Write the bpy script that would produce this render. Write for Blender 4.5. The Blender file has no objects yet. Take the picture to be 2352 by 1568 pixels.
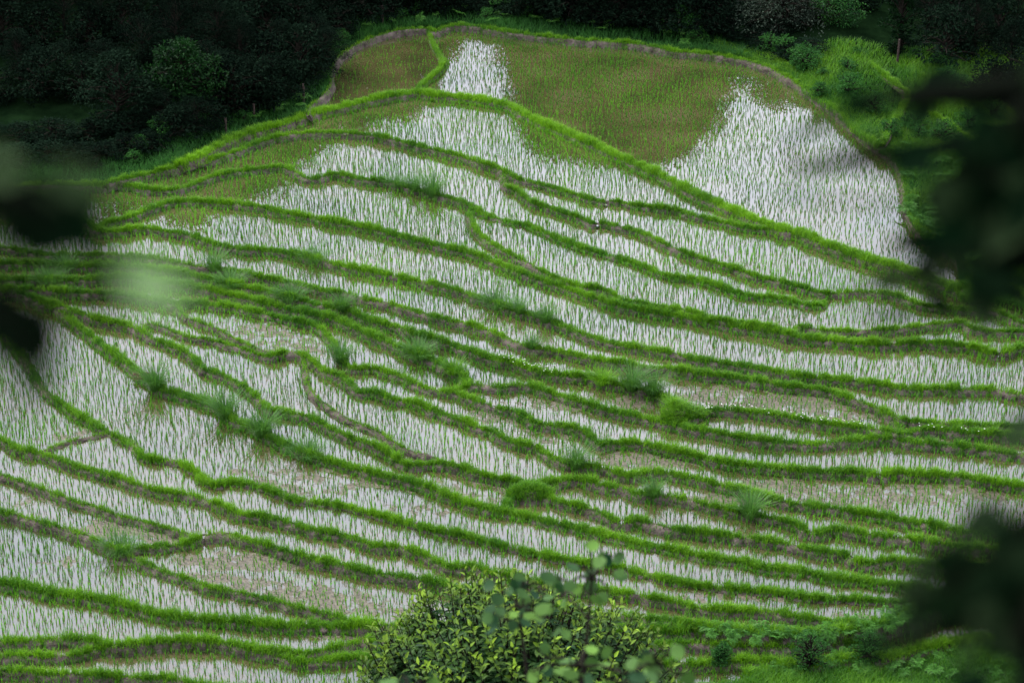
import bpy, math, numpy as np
from mathutils import Vector
rng = np.random.default_rng(7)
PI = math.pi
scene = bpy.context.scene
COL = scene.collection

# ------------------------------------------------------------------ camera geometry
CH = 33.0                      # camera height over the top paddy, metres
PITCH = math.radians(26.0)
FOC = 4939.0                   # focal length in the units the lines below are traced in (picture 2352 x 1568)
sp, cp = math.sin(PITCH), math.cos(PITCH)
def raydir(px, py):
    u = (np.asarray(px, float)-1176)/FOC; v = (784-np.asarray(py, float))/FOC
    return np.stack([u, cp+v*sp, -sp+v*cp], -1)
def at_z(px, py, z):           # point of the height z seen in that direction
    d = raydir(px, py); t = (np.asarray(z, float)-CH)/d[..., 2]
    return d*t[..., None]+np.array([0, 0, CH])
def at_d(px, py, dist):        # point at a depth in metres
    return raydir(px, py)*dist+np.array([0, 0, CH])
def to_px(P):
    x = P[..., 0]; y = P[..., 1]; z = P[..., 2]-CH
    dep = y*cp-z*sp; up = y*sp+z*cp
    return 1176+FOC*x/dep, 784-FOC*up/dep, dep

# ------------------------------------------------------------------ mesh helpers
def mesh(name, V, F, mats, attrs=None, smooth=False, matidx=None):
    """V (n,3); F list of (m,k) int arrays"""
    me = bpy.data.meshes.new(name)
    V = np.ascontiguousarray(V, dtype=np.float32)
    F = [np.asarray(f, dtype=np.int32) for f in (F if isinstance(F, list) else [F]) if len(f)]
    me.vertices.add(len(V)); me.vertices.foreach_set('co', V.ravel())
    nl = sum(f.size for f in F); npoly = sum(len(f) for f in F)
    me.loops.add(nl); me.loops.foreach_set('vertex_index', np.concatenate([f.ravel() for f in F]))
    me.polygons.add(npoly)
    tot = np.concatenate([np.full(len(f), f.shape[1], np.int32) for f in F])
    st = np.concatenate([[0], np.cumsum(tot)[:-1]]).astype(np.int32)
    me.polygons.foreach_set('loop_start', st)
    if smooth: me.polygons.foreach_set('use_smooth', np.ones(npoly, bool))
    if attrs:
        for k, a in attrs.items():
            at = me.attributes.new(k, 'FLOAT', 'POINT'); at.data.foreach_set('value', np.ascontiguousarray(a, dtype=np.float32))
    for m in (mats if isinstance(mats, list) else [mats]): me.materials.append(m)
    me.update(calc_edges=True); me.validate()
    return me
def obj(name, me, parent=None, loc=None):
    o = bpy.data.objects.new(name, me); COL.objects.link(o)
    if loc is not None: o.location = loc
    if parent is not None:
        o.parent = parent
    return o
def tag(o, label=None, cat=None, group=None, kind=None):
    if label: o['label'] = label
    if cat: o['category'] = cat
    if group: o['group'] = group
    if kind: o['kind'] = kind
    return o
def empty(name, loc=(0, 0, 0)):
    o = bpy.data.objects.new(name, None); o.empty_display_size = .3; COL.objects.link(o); o.location = loc
    return o
def dup(root, loc, rz=0, sc=1, label=None, group=None):
    r = root.copy(); COL.objects.link(r); r.location = loc; r.rotation_euler = (0, 0, rz)
    r.scale = (sc, sc, sc) if np.isscalar(sc) else sc
    if label: r['label'] = label
    if group: r['group'] = group
    for ch in root.children:
        c = ch.copy(); COL.objects.link(c); c.parent = r
    return r
class Geo:
    def __init__(s): s.V = []; s.F = {}; s.T = []; s.n = 0
    def add(s, V, F, t=0.5):
        V = np.asarray(V, float).reshape(-1, 3); F = np.asarray(F, np.int64)
        s.V.append(V); s.F.setdefault(F.shape[1], []).append(F+s.n); s.n += len(V)
        s.T.append(np.full(len(V), t) if np.isscalar(t) else np.asarray(t, float).ravel())
    def inst(s, tv, tf, O, X, Y, Z, t):
        """template vertices (k,3) placed at n frames"""
        n = len(O); k = len(tv)
        V = O[:, None, :]+tv[None, :, 0:1]*X[:, None, :]+tv[None, :, 1:2]*Y[:, None, :]+tv[None, :, 2:3]*Z[:, None, :]
        F = (np.arange(n)[:, None, None]*k+np.asarray(tf)[None]).reshape(-1, len(tf[0]))
        t = np.repeat(np.broadcast_to(t, (n,)), k) if np.ndim(t) < 2 else t
        s.add(V.reshape(-1, 3), F, t)
    def tube(s, P, R, sides=7, t=0.5):
        P = np.asarray(P, float); n = len(P); R = np.broadcast_to(R, (n,))
        T = np.gradient(P, axis=0); T /= np.linalg.norm(T, axis=1)[:, None]+1e-9
        ref = np.array([0, 0, 1.]) if abs(T[0][2]) < .8 else np.array([1., 0, 0])
        A = np.cross(T, ref); A /= np.linalg.norm(A, axis=1)[:, None]+1e-9; B = np.cross(T, A)
        an = np.linspace(0, 2*PI, sides, endpoint=False)
        V = P[:, None]+R[:, None, None]*(np.cos(an)[None, :, None]*A[:, None]+np.sin(an)[None, :, None]*B[:, None])
        i = np.arange(n-1)[:, None]*sides; j = np.arange(sides)[None]; j2 = (j+1) % sides
        F = np.stack([i+j, i+j2, i+sides+j2, i+sides+j], -1).reshape(-1, 4)
        s.add(V.reshape(-1, 3), F, t)
    def mesh(s, name, mats, smooth=False):
        return mesh(name, np.concatenate(s.V), [np.concatenate(f) for f in s.F.values()], mats, {'t': np.concatenate(s.T)}, smooth)

def unit(a): return a/(np.linalg.norm(a, axis=-1, keepdims=True)+1e-9)
BV = np.array([[-.5, 0, 0], [.5, 0, 0], [-.42, .25, .55], [.42, .25, .55], [0, 1, 1]]); BF = [[0, 1, 3], [0, 3, 2], [2, 3, 4]]
def blades(g, P, h, w, lean, t, yaw=None):
    n = len(P); yaw = rng.uniform(0, 2*PI, n) if yaw is None else yaw
    h = np.broadcast_to(h, (n,)); w = np.broadcast_to(w, (n,)); lean = np.broadcast_to(lean, (n,))
    X = np.stack([np.cos(yaw), np.sin(yaw), 0*yaw], -1)*w[:, None]
    Y = np.stack([-np.sin(yaw), np.cos(yaw), 0*yaw-.15], -1)*(h*lean)[:, None]
    Z = np.zeros((n, 3)); Z[:, 2] = h
    g.inst(BV, BF, P, X, Y, Z, t)
# a folded leaf: along y 0..1, width along x
LV = np.array([[0, 0, 0], [-.5, .35, .1], [0, .38, -.02], [.5, .35, .1], [-.36, .7, .06], [0, .72, -.05], [.36, .7, .06], [0, 1, -.12]])
LF = [[0, 2, 1], [0, 3, 2], [1, 2, 5], [1, 5, 4], [2, 3, 6], [2, 6, 5], [4, 5, 7], [5, 6, 7]]
DV = np.array([[0, 0, 0], [-.5, .5, .08], [0, 1, -.1], [.5, .5, .08]]); DF = [[0, 3, 2], [0, 2, 1]]
# a round, slightly lobed leaf
ra = np.linspace(0, 2*PI, 12, endpoint=False)
RV = np.concatenate([[[0, .5, -.05]], np.stack([.5*np.sin(ra)*(1+.06*np.cos(5*ra)), .5-.5*np.cos(ra)*(1+.08*np.cos(ra)), .05*np.cos(2*ra)], -1)])
RF = [[0, i+1, (i+1) % 12+1] for i in range(12)]
def leaves(g, O, D, L, W, t, tv=LV, tf=LF, N=None):
    """O origins, D unit directions, L lengths, W widths"""
    n = len(O); D = unit(D)
    if N is None: N = rng.normal(size=(n, 3)); N[:, 2] = abs(N[:, 2])+.8
    X = unit(np.cross(D, N)); Z = np.cross(X, D)
    L = np.broadcast_to(L, (n,))[:, None]; W = np.broadcast_to(W, (n,))[:, None]
    g.inst(tv, tf, O, X*W, D*L, Z*L, t)

def vnoise(x, y, s=1.0, seed=0):
    """smooth value noise, arrays"""
    x = np.asarray(x, float)/s; y = np.asarray(y, float)/s
    xi = np.floor(x).astype(np.int64); yi = np.floor(y).astype(np.int64); fx = x-xi; fy = y-yi
    fx = fx*fx*(3-2*fx); fy = fy*fy*(3-2*fy)
    def h(a, b):
        v = (a*374761393+b*668265263+seed*2147483647+1013) & 0xffffffff
        v = ((v ^ (v >> 13))*1274126177) & 0xffffffff
        return ((v ^ (v >> 16)) & 0xffff)/65535.
    return (h(xi, yi)*(1-fx)+h(xi+1, yi)*fx)*(1-fy)+(h(xi, yi+1)*(1-fx)+h(xi+1, yi+1)*fx)*fy

# ------------------------------------------------------------------ materials
def newmat(name):
    m = bpy.data.materials.new(name); m.use_nodes = True; nt = m.node_tree
    for n in list(nt.nodes): nt.nodes.remove(n)
    return m, nt, nt.nodes, nt.links
def foliage(name, dark, light, rough=.5, trans=.35, nscale=.6, spec=.3, amp=.9):
    m, nt, N, L = newmat(name)
    out = N.new('ShaderNodeOutputMaterial'); pb = N.new('ShaderNodeBsdfPrincipled'); tr = N.new('ShaderNodeBsdfTranslucent'); mx = N.new('ShaderNodeMixShader')
    at = N.new('ShaderNodeAttribute'); at.attribute_name = 't'
    cr = N.new('ShaderNodeMix'); cr.data_type = 'RGBA'; cr.inputs[6].default_value = (*dark, 1); cr.inputs[7].default_value = (*light, 1)
    tc = N.new('ShaderNodeNewGeometry'); no = N.new('ShaderNodeTexNoise'); no.inputs['Scale'].default_value = nscale; no.inputs['Detail'].default_value = 3
    L.new(tc.outputs['Position'], no.inputs['Vector'])
    ma = N.new('ShaderNodeMath'); ma.operation = 'MULTIPLY_ADD'; ma.inputs[1].default_value = amp; ma.inputs[2].default_value = -amp/2
    L.new(no.outputs['Fac'], ma.inputs[0]); ad = N.new('ShaderNodeMath'); ad.operation = 'ADD'; ad.use_clamp = True
    L.new(ma.outputs[0], ad.inputs[0]); L.new(at.outputs['Fac'], ad.inputs[1]); L.new(ad.outputs[0], cr.inputs[0])
    L.new(cr.outputs[2], pb.inputs['Base Color']); L.new(cr.outputs[2], tr.inputs['Color'])
    pb.inputs['Roughness'].default_value = rough; pb.inputs['Specular IOR Level'].default_value = spec
    mx.inputs[0].default_value = trans
    L.new(pb.outputs[0], mx.inputs[1]); L.new(tr.outputs[0], mx.inputs[2]); L.new(mx.outputs[0], out.inputs[0])
    return m
def soil(name, c1, c2, scale=3., bump=.4, rough=.85, spec=.2):
    m, nt, N, L = newmat(name)
    out = N.new('ShaderNodeOutputMaterial'); pb = N.new('ShaderNodeBsdfPrincipled')
    g = N.new('ShaderNodeNewGeometry'); n1 = N.new('ShaderNodeTexNoise'); n1.inputs['Scale'].default_value = scale; n1.inputs['Detail'].default_value = 8; n1.inputs['Roughness'].default_value = .65
    L.new(g.outputs['Position'], n1.inputs['Vector'])
    cr = N.new('ShaderNodeValToRGB'); cr.color_ramp.elements[0].position = .32; cr.color_ramp.elements[1].position = .68
    cr.color_ramp.elements[0].color = (*c1, 1); cr.color_ramp.elements[1].color = (*c2, 1)
    L.new(n1.outputs['Fac'], cr.inputs[0]); L.new(cr.outputs[0], pb.inputs['Base Color'])
    n2 = N.new('ShaderNodeTexNoise'); n2.inputs['Scale'].default_value = scale*5; n2.inputs['Detail'].default_value = 6; L.new(g.outputs['Position'], n2.inputs['Vector'])
    b = N.new('ShaderNodeBump'); b.inputs['Strength'].default_value = bump; b.inputs['Distance'].default_value = .06; L.new(n2.outputs['Fac'], b.inputs['Height']); L.new(b.outputs[0], pb.inputs['Normal'])
    pb.inputs['Roughness'].default_value = rough; pb.inputs['Specular IOR Level'].default_value = spec
    L.new(pb.outputs[0], out.inputs[0]); return m

M_grass = foliage('bund_grass', (.04, .16, .008), (.20, .43, .010), trans=.4, nscale=.5)
M_tall = foliage('tall_grass', (.03, .11, .016), (.11, .27, .035), trans=.3)
M_rice = foliage('rice', (.04, .19, .008), (.18, .50, .02), trans=.45, nscale=.25)
M_fern = foliage('fern', (.03, .13, .015), (.13, .36, .04), trans=.3)
M_forest = foliage('forest_leaves', (.0006, .002, .0015), (.0085, .020, .010), trans=.12, nscale=.25, rough=.8, spec=.01)  # deep shade of the canopy is put into this leaf colour
M_forest2 = foliage('forest_leaves_bright', (.002, .012, .003), (.010, .045, .007), trans=.25, nscale=.4, spec=.05)
M_pale = foliage('pale_leaves', (.005, .012, .006), (.10, .14, .09), trans=.2, nscale=1.2, spec=.05)
M_verge = foliage('verge_weeds', (.008, .045, .009), (.05, .18, .025), trans=.3, nscale=.4, spec=.1)
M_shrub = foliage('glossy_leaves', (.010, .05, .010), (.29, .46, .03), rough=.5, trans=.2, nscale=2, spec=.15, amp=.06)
M_sap = foliage('sapling_leaves', (.015, .055, .018), (.15, .30, .045), rough=.55, spec=.15, trans=.3, nscale=3, amp=.4)
M_near = foliage('near_leaves', (.002, .010, .003), (.36, .56, .22), rough=.7, trans=.3, nscale=.01, spec=.02, amp=0)
M_white = foliage('white_petals', (.5, .5, .45), (.8, .8, .75), trans=.2)
M_bark = soil('bark', (.008, .007, .005), (.03, .025, .018), 6, .6, .95, .05)
M_nearbark = soil('dark_bark', (.002, .003, .002), (.006, .008, .004), 6, .3, .95, .02)
M_twig = soil('grey_twigs', (.02, .018, .016), (.06, .055, .05), 6, .3, .9, .05)
M_bank = soil('bank_soil', (.026, .020, .013), (.15, .12, .095), 2.6, .9)
M_wood = soil('post_wood', (.03, .02, .016), (.08, .055, .045), 8, .4)
M_floor = soil('forest_floor', (.002, .006, .002), (.006, .016, .005), 1.2, .6, .95, .0)
M_ground = soil('ground', (.006, .016, .004), (.018, .04, .010), .8, .6, .95, .02)
M_turf = soil('turf', (.02, .05, .012), (.05, .12, .02), 1.5, .8)
M_straw = soil('dry_straw', (.12, .05, .04), (.25, .12, .10), 9, .5)

def water_mat():
    m, nt, N, L = newmat('paddy_water')
    out = N.new('ShaderNodeOutputMaterial'); g = N.new('ShaderNodeNewGeometry')
    mud = N.new('ShaderNodeBsdfPrincipled'); wat = N.new('ShaderNodeBsdfPrincipled'); mx = N.new('ShaderNodeMixShader')
    n1 = N.new('ShaderNodeTexNoise'); n1.inputs['Scale'].default_value = 2.2; n1.inputs['Detail'].default_value = 9; n1.inputs['Roughness'].default_value = .62
    L.new(g.outputs['Position'], n1.inputs['Vector'])
    n3 = N.new('ShaderNodeTexNoise'); n3.inputs['Scale'].default_value = .35; n3.inputs['Detail'].default_value = 5; L.new(g.outputs['Position'], n3.inputs['Vector'])
    at = N.new('ShaderNodeAttribute'); at.attribute_name = 'mud'
    # mud shows where noise < attribute
    s = N.new('ShaderNodeMath'); s.operation = 'SUBTRACT'; L.new(at.outputs['Fac'], s.inputs[0]); L.new(n1.outputs['Fac'], s.inputs[1])
    k = N.new('ShaderNodeMath'); k.operation = 'MULTIPLY'; k.use_clamp = True; k.inputs[1].default_value = 22; L.new(s.outputs[0], k.inputs[0])
    # submerged bottom colour
    cr = N.new('ShaderNodeValToRGB'); e = cr.color_ramp.elements
    e[0].position = .35; e[0].color = (.034, .036, .012, 1); e[1].position = .65; e[1].color = (.082, .066, .030, 1)
    x = cr.color_ramp.elements.new(.5); x.color = (.060, .052, .019, 1)
    L.new(n3.outputs['Fac'], cr.inputs[0])
    # fine green weed speckle under the water
    n4 = N.new('ShaderNodeTexNoise'); n4.inputs['Scale'].default_value = 14; n4.inputs['Detail'].default_value = 4; L.new(g.outputs['Position'], n4.inputs['Vector'])
    r4 = N.new('ShaderNodeMapRange'); r4.inputs[1].default_value = .52; r4.inputs[2].default_value = .62; L.new(n4.outputs['Fac'], r4.inputs[0])
    mc = N.new('ShaderNodeMix'); mc.data_type = 'RGBA'; L.new(r4.outputs[0], mc.inputs[0]); L.new(cr.outputs[0], mc.inputs[6]); mc.inputs[7].default_value = (.035, .05, .012, 1)
    L.new(mc.outputs[2], wat.inputs['Base Color'])
    wat.inputs['Roughness'].default_value = .012; wat.inputs['IOR'].default_value = 2.3
    b = N.new('ShaderNodeBump'); b.inputs['Strength'].default_value = .008; b.inputs['Distance'].default_value = .03
    n5 = N.new('ShaderNodeTexNoise'); n5.inputs['Scale'].default_value = 5; n5.inputs['Detail'].default_value = 3; L.new(g.outputs['Position'], n5.inputs['Vector'])
    L.new(n5.outputs['Fac'], b.inputs['Height']); L.new(b.outputs[0], wat.inputs['Normal'])
    cm = N.new('ShaderNodeValToRGB'); cm.color_ramp.elements[0].color = (.035, .034, .016, 1); cm.color_ramp.elements[1].color = (.125, .104, .066, 1)
    cm.color_ramp.elements[0].position = .3; cm.color_ramp.elements[1].position = .6
    L.new(n4.outputs['Fac'], cm.inputs[0]); L.new(cm.outputs[0], mud.inputs['Base Color'])
    mud.inputs['Roughness'].default_value = .42; mud.inputs['Specular IOR Level'].default_value = .4
    b2 = N.new('ShaderNodeBump'); b2.inputs['Strength'].default_value = .8; b2.inputs['Distance'].default_value = .05; L.new(n4.outputs['Fac'], b2.inputs['Height']); L.new(b2.outputs[0], mud.inputs['Normal'])
    L.new(k.outputs[0], mx.inputs[0]); L.new(wat.outputs[0], mx.inputs[1]); L.new(mud.outputs[0], mx.inputs[2]); L.new(mx.outputs[0], out.inputs[0])
    return m
M_water = water_mat()

# ------------------------------------------------------------------ traced bund lines
OFF = {'A': (0, 0), 'B': (746.5, 0), 'C': (1548, 0), 'D': (0, 505.3), 'E': (746.5, 505.3), 'F': (1548, 505.3), 'G': (0, 1028.4), 'H': (746.5, 1028.4), 'I': (1548, 1028.4)}
def P_(s):
    pts = []; t = 'A'
    for w in s.split():
        if w in OFF: t = w
        else:
            a, b = w.split(','); pts.append((OFF[t][0]+float(a)*.3443, OFF[t][1]+float(b)*.3443))
    return np.array(pts)
# name: (points, label, lushness, width)
B = [
 ('A 2050,725 2150,650 2195,590 B 40,560 35,480 90,385 220,295 350,245 480,208 600,195 690,195', 'low bare earth rim curving round the back of the small brown upper left pond', .35, .30),
 ('B 690,195 740,215 800,185 900,168 1030,183 1200,212 1400,238 1700,268 1900,280 2100,298 2335,345 C 100,350 300,372 500,410 640,455 760,520 900,610 1060,720 1200,850 1330,950 1450,1030 1520,1120 1545,1250 1560,1400 1620,1500 F 1720,120 1880,220 1940,290 1960,400 1890,470', 'long earth bank round the back of the largest top paddy, thick grass above it', .8, .45),
 ('B 700,195 705,250 735,320 785,400 780,450 720,510 640,575 610,620', 'short crooked grassy bund between the small brown pond and the largest top paddy', .9, .34),
 ('A 1180,1105 1340,1040 1450,980 1600,910 1850,840 2050,775 2170,740 B 130,712 300,668 480,635 620,620 720,640 850,645 1000,665 1200,700 1300,750 1400,805 1500,850 1650,905 1780,965 1900,1020 2050,1090 2200,1155 2335,1225 C 150,1300 300,1365 450,1430 600,1490 750,1540 F 850,90 950,140 1080,190 1250,250 1400,290 1520,325 1650,380 1800,430 1890,470 1990,475 2100,468 2250,482 2335,520', 'broad bright yellow-green bund holding the front edge of the largest top paddy', 1.5, .62),
 ('A 700,1225 850,1190 1000,1160 1200,1112 1400,1070 1560,1020 1700,962 1850,915 2000,893 2150,885 B 0,885 150,890 350,912 500,945 600,970 700,995 850,1030 1000,1075 1130,1115 1200,1150 1300,1200 1400,1222 1500,1248 1650,1295 1750,1325 1850,1350 1880,1358 1910,1340 2050,1370 2200,1388 2335,1402 C 150,1445 350,1490 500,1525 640,1535 740,1540', 'second long bund from the forest, with a small water outlet in its right half', 1, .36),
 ('B 1190,1165 1200,1240 1280,1275 1340,1325 1400,1362 1500,1390 1600,1425 1700,1455 1780,1492 1815,1500 1850,1490 1950,1512 2050,1535 E 2150,105 2240,150 2335,195 F 100,230 250,280 400,325 550,378 700,413 850,450 950,478 1040,497', 'bund kinking down beside the outlet of the second paddy and running right', 1, .34),
 ('A 0,1255 300,1235 700,1240 850,1242 980,1265 1100,1272 1230,1255 1350,1205 1500,1160 1650,1138 1800,1120 1900,1118 1980,1155 2040,1192 2120,1192 2200,1168 B 100,1165 250,1198 400,1215 500,1235 600,1265 720,1295 800,1315 900,1345 970,1375 1040,1425 1150,1462 1280,1498 E 1330,30 1450,80 1550,125 1700,182 1850,228 2000,272 2150,325 2250,368 2335,392 F 100,398 200,415 300,445 420,492 550,518 650,520 750,535 850,562 960,575 1010,545', 'third long bund from the forest, carrying a tall feathery grass clump near its middle', 1, .38),
 ('B 975,1385 960,1440 E 975,5 1000,60 1060,120 1150,182 1250,238 1350,290 1450,345 1550,392 1650,432 1720,452 1800,452 1900,482 1960,528 2100,560 2200,583 2335,598 F 80,605 200,642 350,678 500,695 650,722 770,750', 'short bund branching off below the feathery clump and curving right', 1, .32),
 ('A 690,1495 850,1455 1000,1395 1120,1355 1280,1345 1450,1355 1600,1365 1750,1385 1850,1412 2000,1440 2150,1468 B 150,1495 350,1533 E 500,112 650,148 800,183 1000,230 1150,293 1300,350 1450,408 1600,455 1750,505 1900,555 2050,593 2200,622 2335,638 F 150,665 300,693 450,718 600,740 750,760 900,795 1050,805 1200,820 1350,828 1430,835 1500,832 1560,818 1700,818 1850,833 2000,855 2100,885 2150,898 2210,885 2260,865 2335,845', 'very long bund arching through the centre above the widest white paddy', 1.2, .42),
 ('F 1040,497 1130,487 1250,482 1400,492 1500,512 1600,552 1700,578 1850,592 1900,602 2000,607 2120,610 2200,635 2280,668 2335,692', 'small arched bund rising near the right edge under the second white paddy', .9, .30),
 ('F 1010,545 985,575', 'short stub of grassy bund at the foot of the arched bund on the right', .8, .3),
 ('F 800,765 830,715 900,722 1000,738 1150,743 1300,738 1500,728 1650,705 1800,690 1930,685 1965,715 2040,735 2150,745 2335,748', 'low bund bowing over the shallow paddies at the right edge', .8, .3),
 ('A 0,1405 300,1425 450,1437 560,1475 D 640,62 700,78 800,78 900,60 1000,60 1100,78 1230,95 1350,135 1500,183 1650,198 1800,205 1950,230 2100,260 2200,285 E 150,315 350,355 500,385 600,410 750,435 900,480 1000,515 1100,545 1250,600 1400,640 1550,695 1700,755 1850,805 2000,840 2150,865 2335,895 F 150,933 350,960 550,990 750,1025 950,1055 1150,1070 1300,1085 1450,1110 1600,1128 1800,1125 1950,1133 2100,1128 2200,1148 2335,1165', 'longest bund of all, sweeping from the left edge to the right edge', 1.1, .42),
 ('D 0,185 100,200 200,222 350,235 500,235 700,235 900,250 1050,265 1200,290 1350,315 1500,338 1650,360 1750,388 1900,415 2050,445 2200,485 E 100,480 210,518 250,528 400,553 520,585 650,625 800,665 950,695 1100,745 1200,785 1260,820 1400,855 1550,875 1700,910 1850,940 2000,955 2100,975 2200,993 2290,985 F 0,1005 100,1012 200,1032 280,1038 400,1053 550,1075 700,1105 850,1118 1000,1135 1100,1168 1250,1215 1350,1255 1450,1305 1550,1338 1700,1353 1900,1363 2100,1373 2335,1383', 'long bund one paddy below the longest, dipping at right round a bare mud paddy', 1, .36),
 ('D 0,290 200,292 400,305 600,310 800,312 1000,325 1250,370 1400,400 1600,442 1800,483 2000,533 2150,573 E 150,600 250,652 350,683 500,723 600,763 750,803 900,853 1000,883 1100,923 1250,953 1400,1003 1550,1035 1700,1045 1850,1072 1950,1100 2100,1125 2220,1165 F -30,1230 20,1290', 'tangled bund with tall grass at left and tiny white flowers near its right end', 1.3, .42),
 ('D 0,402 200,398 400,402 600,398 800,385 1000,405 1200,435 1400,472 1600,515 1700,540 1800,563 1950,603 2100,635 E 0,640 150,695 250,745 400,810 550,873 700,928 830,990 920,1045 935,1110', 'weedy bund sloping from the left edge down to the tip of the pointed white paddy', 1.3, .45),
 ('E 830,1150 935,1125 1000,1100 1150,1118 1300,1105 1400,1115 1500,1153 1700,1213 1900,1275 2100,1315 2250,1353 F 20,1373 100,1393 250,1413 400,1443 550,1463 700,1483 850,1493 1000,1493 1150,1478 1300,1463 1450,1458 1600,1483 1800,1503 2000,1523 2150,1548 2335,1568', 'bund starting under the pointed white paddy and running right past the bushy grass mound', 1.1, .4),
 ('F 20,1290 60,1350', 'short neck of the bushy grass mound in the right half', 1.5, .5),
 ('F 40,1320 150,1300 250,1270 400,1273 550,1285 700,1305 900,1343 1100,1370 1300,1393 1420,1413 1500,1432 1570,1420 1650,1398 1800,1403 2000,1423 2150,1433 2335,1443', 'bund with white flowers running right from the bushy grass mound', 1.1, .36),
 ('F 1500,1432 1490,1380 1450,1310', 'very short bund closing the bare mud paddy on the right', .6, .26),
 ('D 0,455 250,468 450,483 700,492 850,505 1000,525 1180,560 1300,555 1450,573 1600,593 1750,628 1900,663 2050,695 2130,725 2200,795 2240,850 2260,910 2300,960', 'bund hooking round the left end of the pointed white paddy', 1.1, .36),
 ('D 2300,960 E 160,985 230,995 300,990 400,1013 520,1053 600,1098 750,1143 830,1150 900,1168 1000,1203 1080,1233 1140,1255 1250,1273 1350,1323 1390,1353 1500,1373 1650,1383 1740,1423 1800,1473 1835,1508', 'bund under the front edge of the pointed white paddy, stepping down twice', 1, .36),
 ('E 1835,1508 1870,1500 1950,1485 2100,1493 2200,1513 2335,1543 I 150,58 300,92 450,118 600,128 800,148 1000,162 1200,163 1300,172 1335,190 1400,190 1450,163 1600,178 1800,183 1950,198 2100,228 2335,258', 'grassy bund with a notched water outlet near its right end', 1.3, .4),
 ('D 1850,905 1900,885 2000,893 2080,943 2150,1003 E 60,1033 120,1053 180,1113 230,1153 300,1148 380,1168 460,1203 600,1223 700,1263 800,1303 950,1353 1030,1393 1120,1413 1200,1463 1330,1503 1400,1513 H 1480,48 1600,103 1750,123 1870,143 1950,173 2040,193 2120,168 2250,168 2335,183 I 150,208 300,253 450,283 600,323 700,353 900,393 1050,403 1200,433 1350,453 1500,483 1620,498 1750,523 1900,563 2050,563 2200,573 2335,603', 'winding bund from the round kink at left centre to the big mud paddy', 1.1, .38),
 ('D 1250,655 1350,690 1450,730 1550,785 1700,855 1850,905', 'thin low bund slanting across the speckled mud paddy at left centre', .5, .24),
 ('D 1250,655 1200,610 1180,565', 'tiny low bund joining the speckled mud paddy to the hooked bund', .5, .24),
 ('D 250,530 400,575 550,630 640,662 750,683 850,705 950,753 1010,793 1100,823 1200,863 1280,913 1340,983 1345,1005 1380,1003 1450,1023 1550,1073 1650,1133 1720,1193 1770,1243 1800,1270 1900,1283 2050,1315 2150,1363 2250,1413 E 170,1455 300,1493 400,1545 H 520,103 600,118 750,108 880,123 1000,168 1150,203 1300,233 1420,242 1550,225 1640,215', 'bund with an overhanging grassy corner left of centre, then two drops in a row', 1, .34),
 ('D 960,745 980,692 1100,722 1170,752 1250,782 1400,803 1550,843 1650,873 1760,913 1850,905', 'narrow low bund left of centre between two white paddies', .6, .26),
 ('D 2030,920 2035,1000 2050,1100 2100,1180 2180,1240 2250,1293 E 200,1353 350,1413 450,1483 600,1553 H 680,45 760,85 860,118', 'bare brown bund dropping steeply from the round kink at left centre', .35, .28),
 ('D 0,475 150,492 280,552 400,612 480,683 600,773 700,853 800,923 900,1003 980,1073 1080,1133 1200,1163 1350,1213 1450,1253 1550,1333 1700,1393 1850,1483 2000,1543 H 0,85 100,113 250,153 400,193 550,220 700,270 850,335 950,375 1100,410 1200,435 1300,453 1400,473 1550,513 1700,543 1850,583 1980,613 2150,653 2335,685 I 150,723 300,743 450,763 600,803 750,813 900,838 1050,873 1200,888 1350,903 1500,923 1700,955', 'long high-banked bund curving down through the left half with dark tall tufts on it', 1.2, .44),
 ('H 1190,430 1215,380 1250,345 1320,315 1400,305 1500,340 1600,373 1700,393 1850,443 1930,493 2010,503 2060,475 2150,503 2250,528 2335,548 I 200,568 400,593 550,613 700,633 850,668 1000,698 1100,708 1150,723 1190,755 1300,773 1450,748 1600,763 1750,783 1900,793 2100,793 2335,793', 'bund humped over a grassy knoll in the lower centre then notched by bare soil', 1.1, .38),
 ('H 1490,330 1540,260 1580,213 1700,213 1850,253 1930,268 2000,278 2080,312 2150,312 2250,323 2335,333 I 150,368 300,403 450,433 600,463 750,493 850,533 890,572 980,573 1050,545 1200,563 1350,588 1500,603 1650,613 1750,638 1900,663 2050,673 2335,693', 'bund with a feathery pale tuft and a sharp dip at lower right', 1.1, .38),
 ('D 0,765 80,835 150,905 220,1025 300,1152 400,1222 500,1292 600,1352 700,1412 800,1452 900,1512 G 960,62 1080,88 1150,88 1250,123 1320,173 1380,233 1450,253 1520,228 1600,233 1720,253 1850,303 1950,343 2100,358 2200,373 H 0,363 150,393 300,433 450,473 600,513 750,553 900,578 1000,603 1150,643 1300,683 1450,713 1600,743 1750,763 1900,783 2100,833 2250,868 2335,888 I 150,913 300,933 450,943 600,953 700,963 850,988 1000,1003 1200,1008 1400,1018 1600,1023 1720,1020', 'long bund from the left edge through the kinked grassy corner to lower right', 1.1, .38),
 ('D 0,1465 100,1523 G 250,38 400,83 500,123 650,163 780,193 900,243 1050,288 1200,308 1300,328 1400,363 1500,393 1600,443 1750,463 1900,493 2050,543 2150,558 H 100,583 200,608 320,653 450,658 600,693 700,733 760,768 850,803 950,788 1050,813 1150,848 1250,843 1350,883 1450,908 1550,933 1750,945 1900,963 2050,978 2200,1008 2335,1028 I 150,1068 300,1083 500,1088 700,1103 850,1133 1000,1153 1150,1173 1280,1180', 'long bund one step below the kinked corner, passing behind the leafy shrub top', 1, .36),
 ('D 260,1555 400,1495 550,1455 650,1435 730,1420', 'low bare bund linking two long bunds near the left edge', .35, .26),
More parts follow.
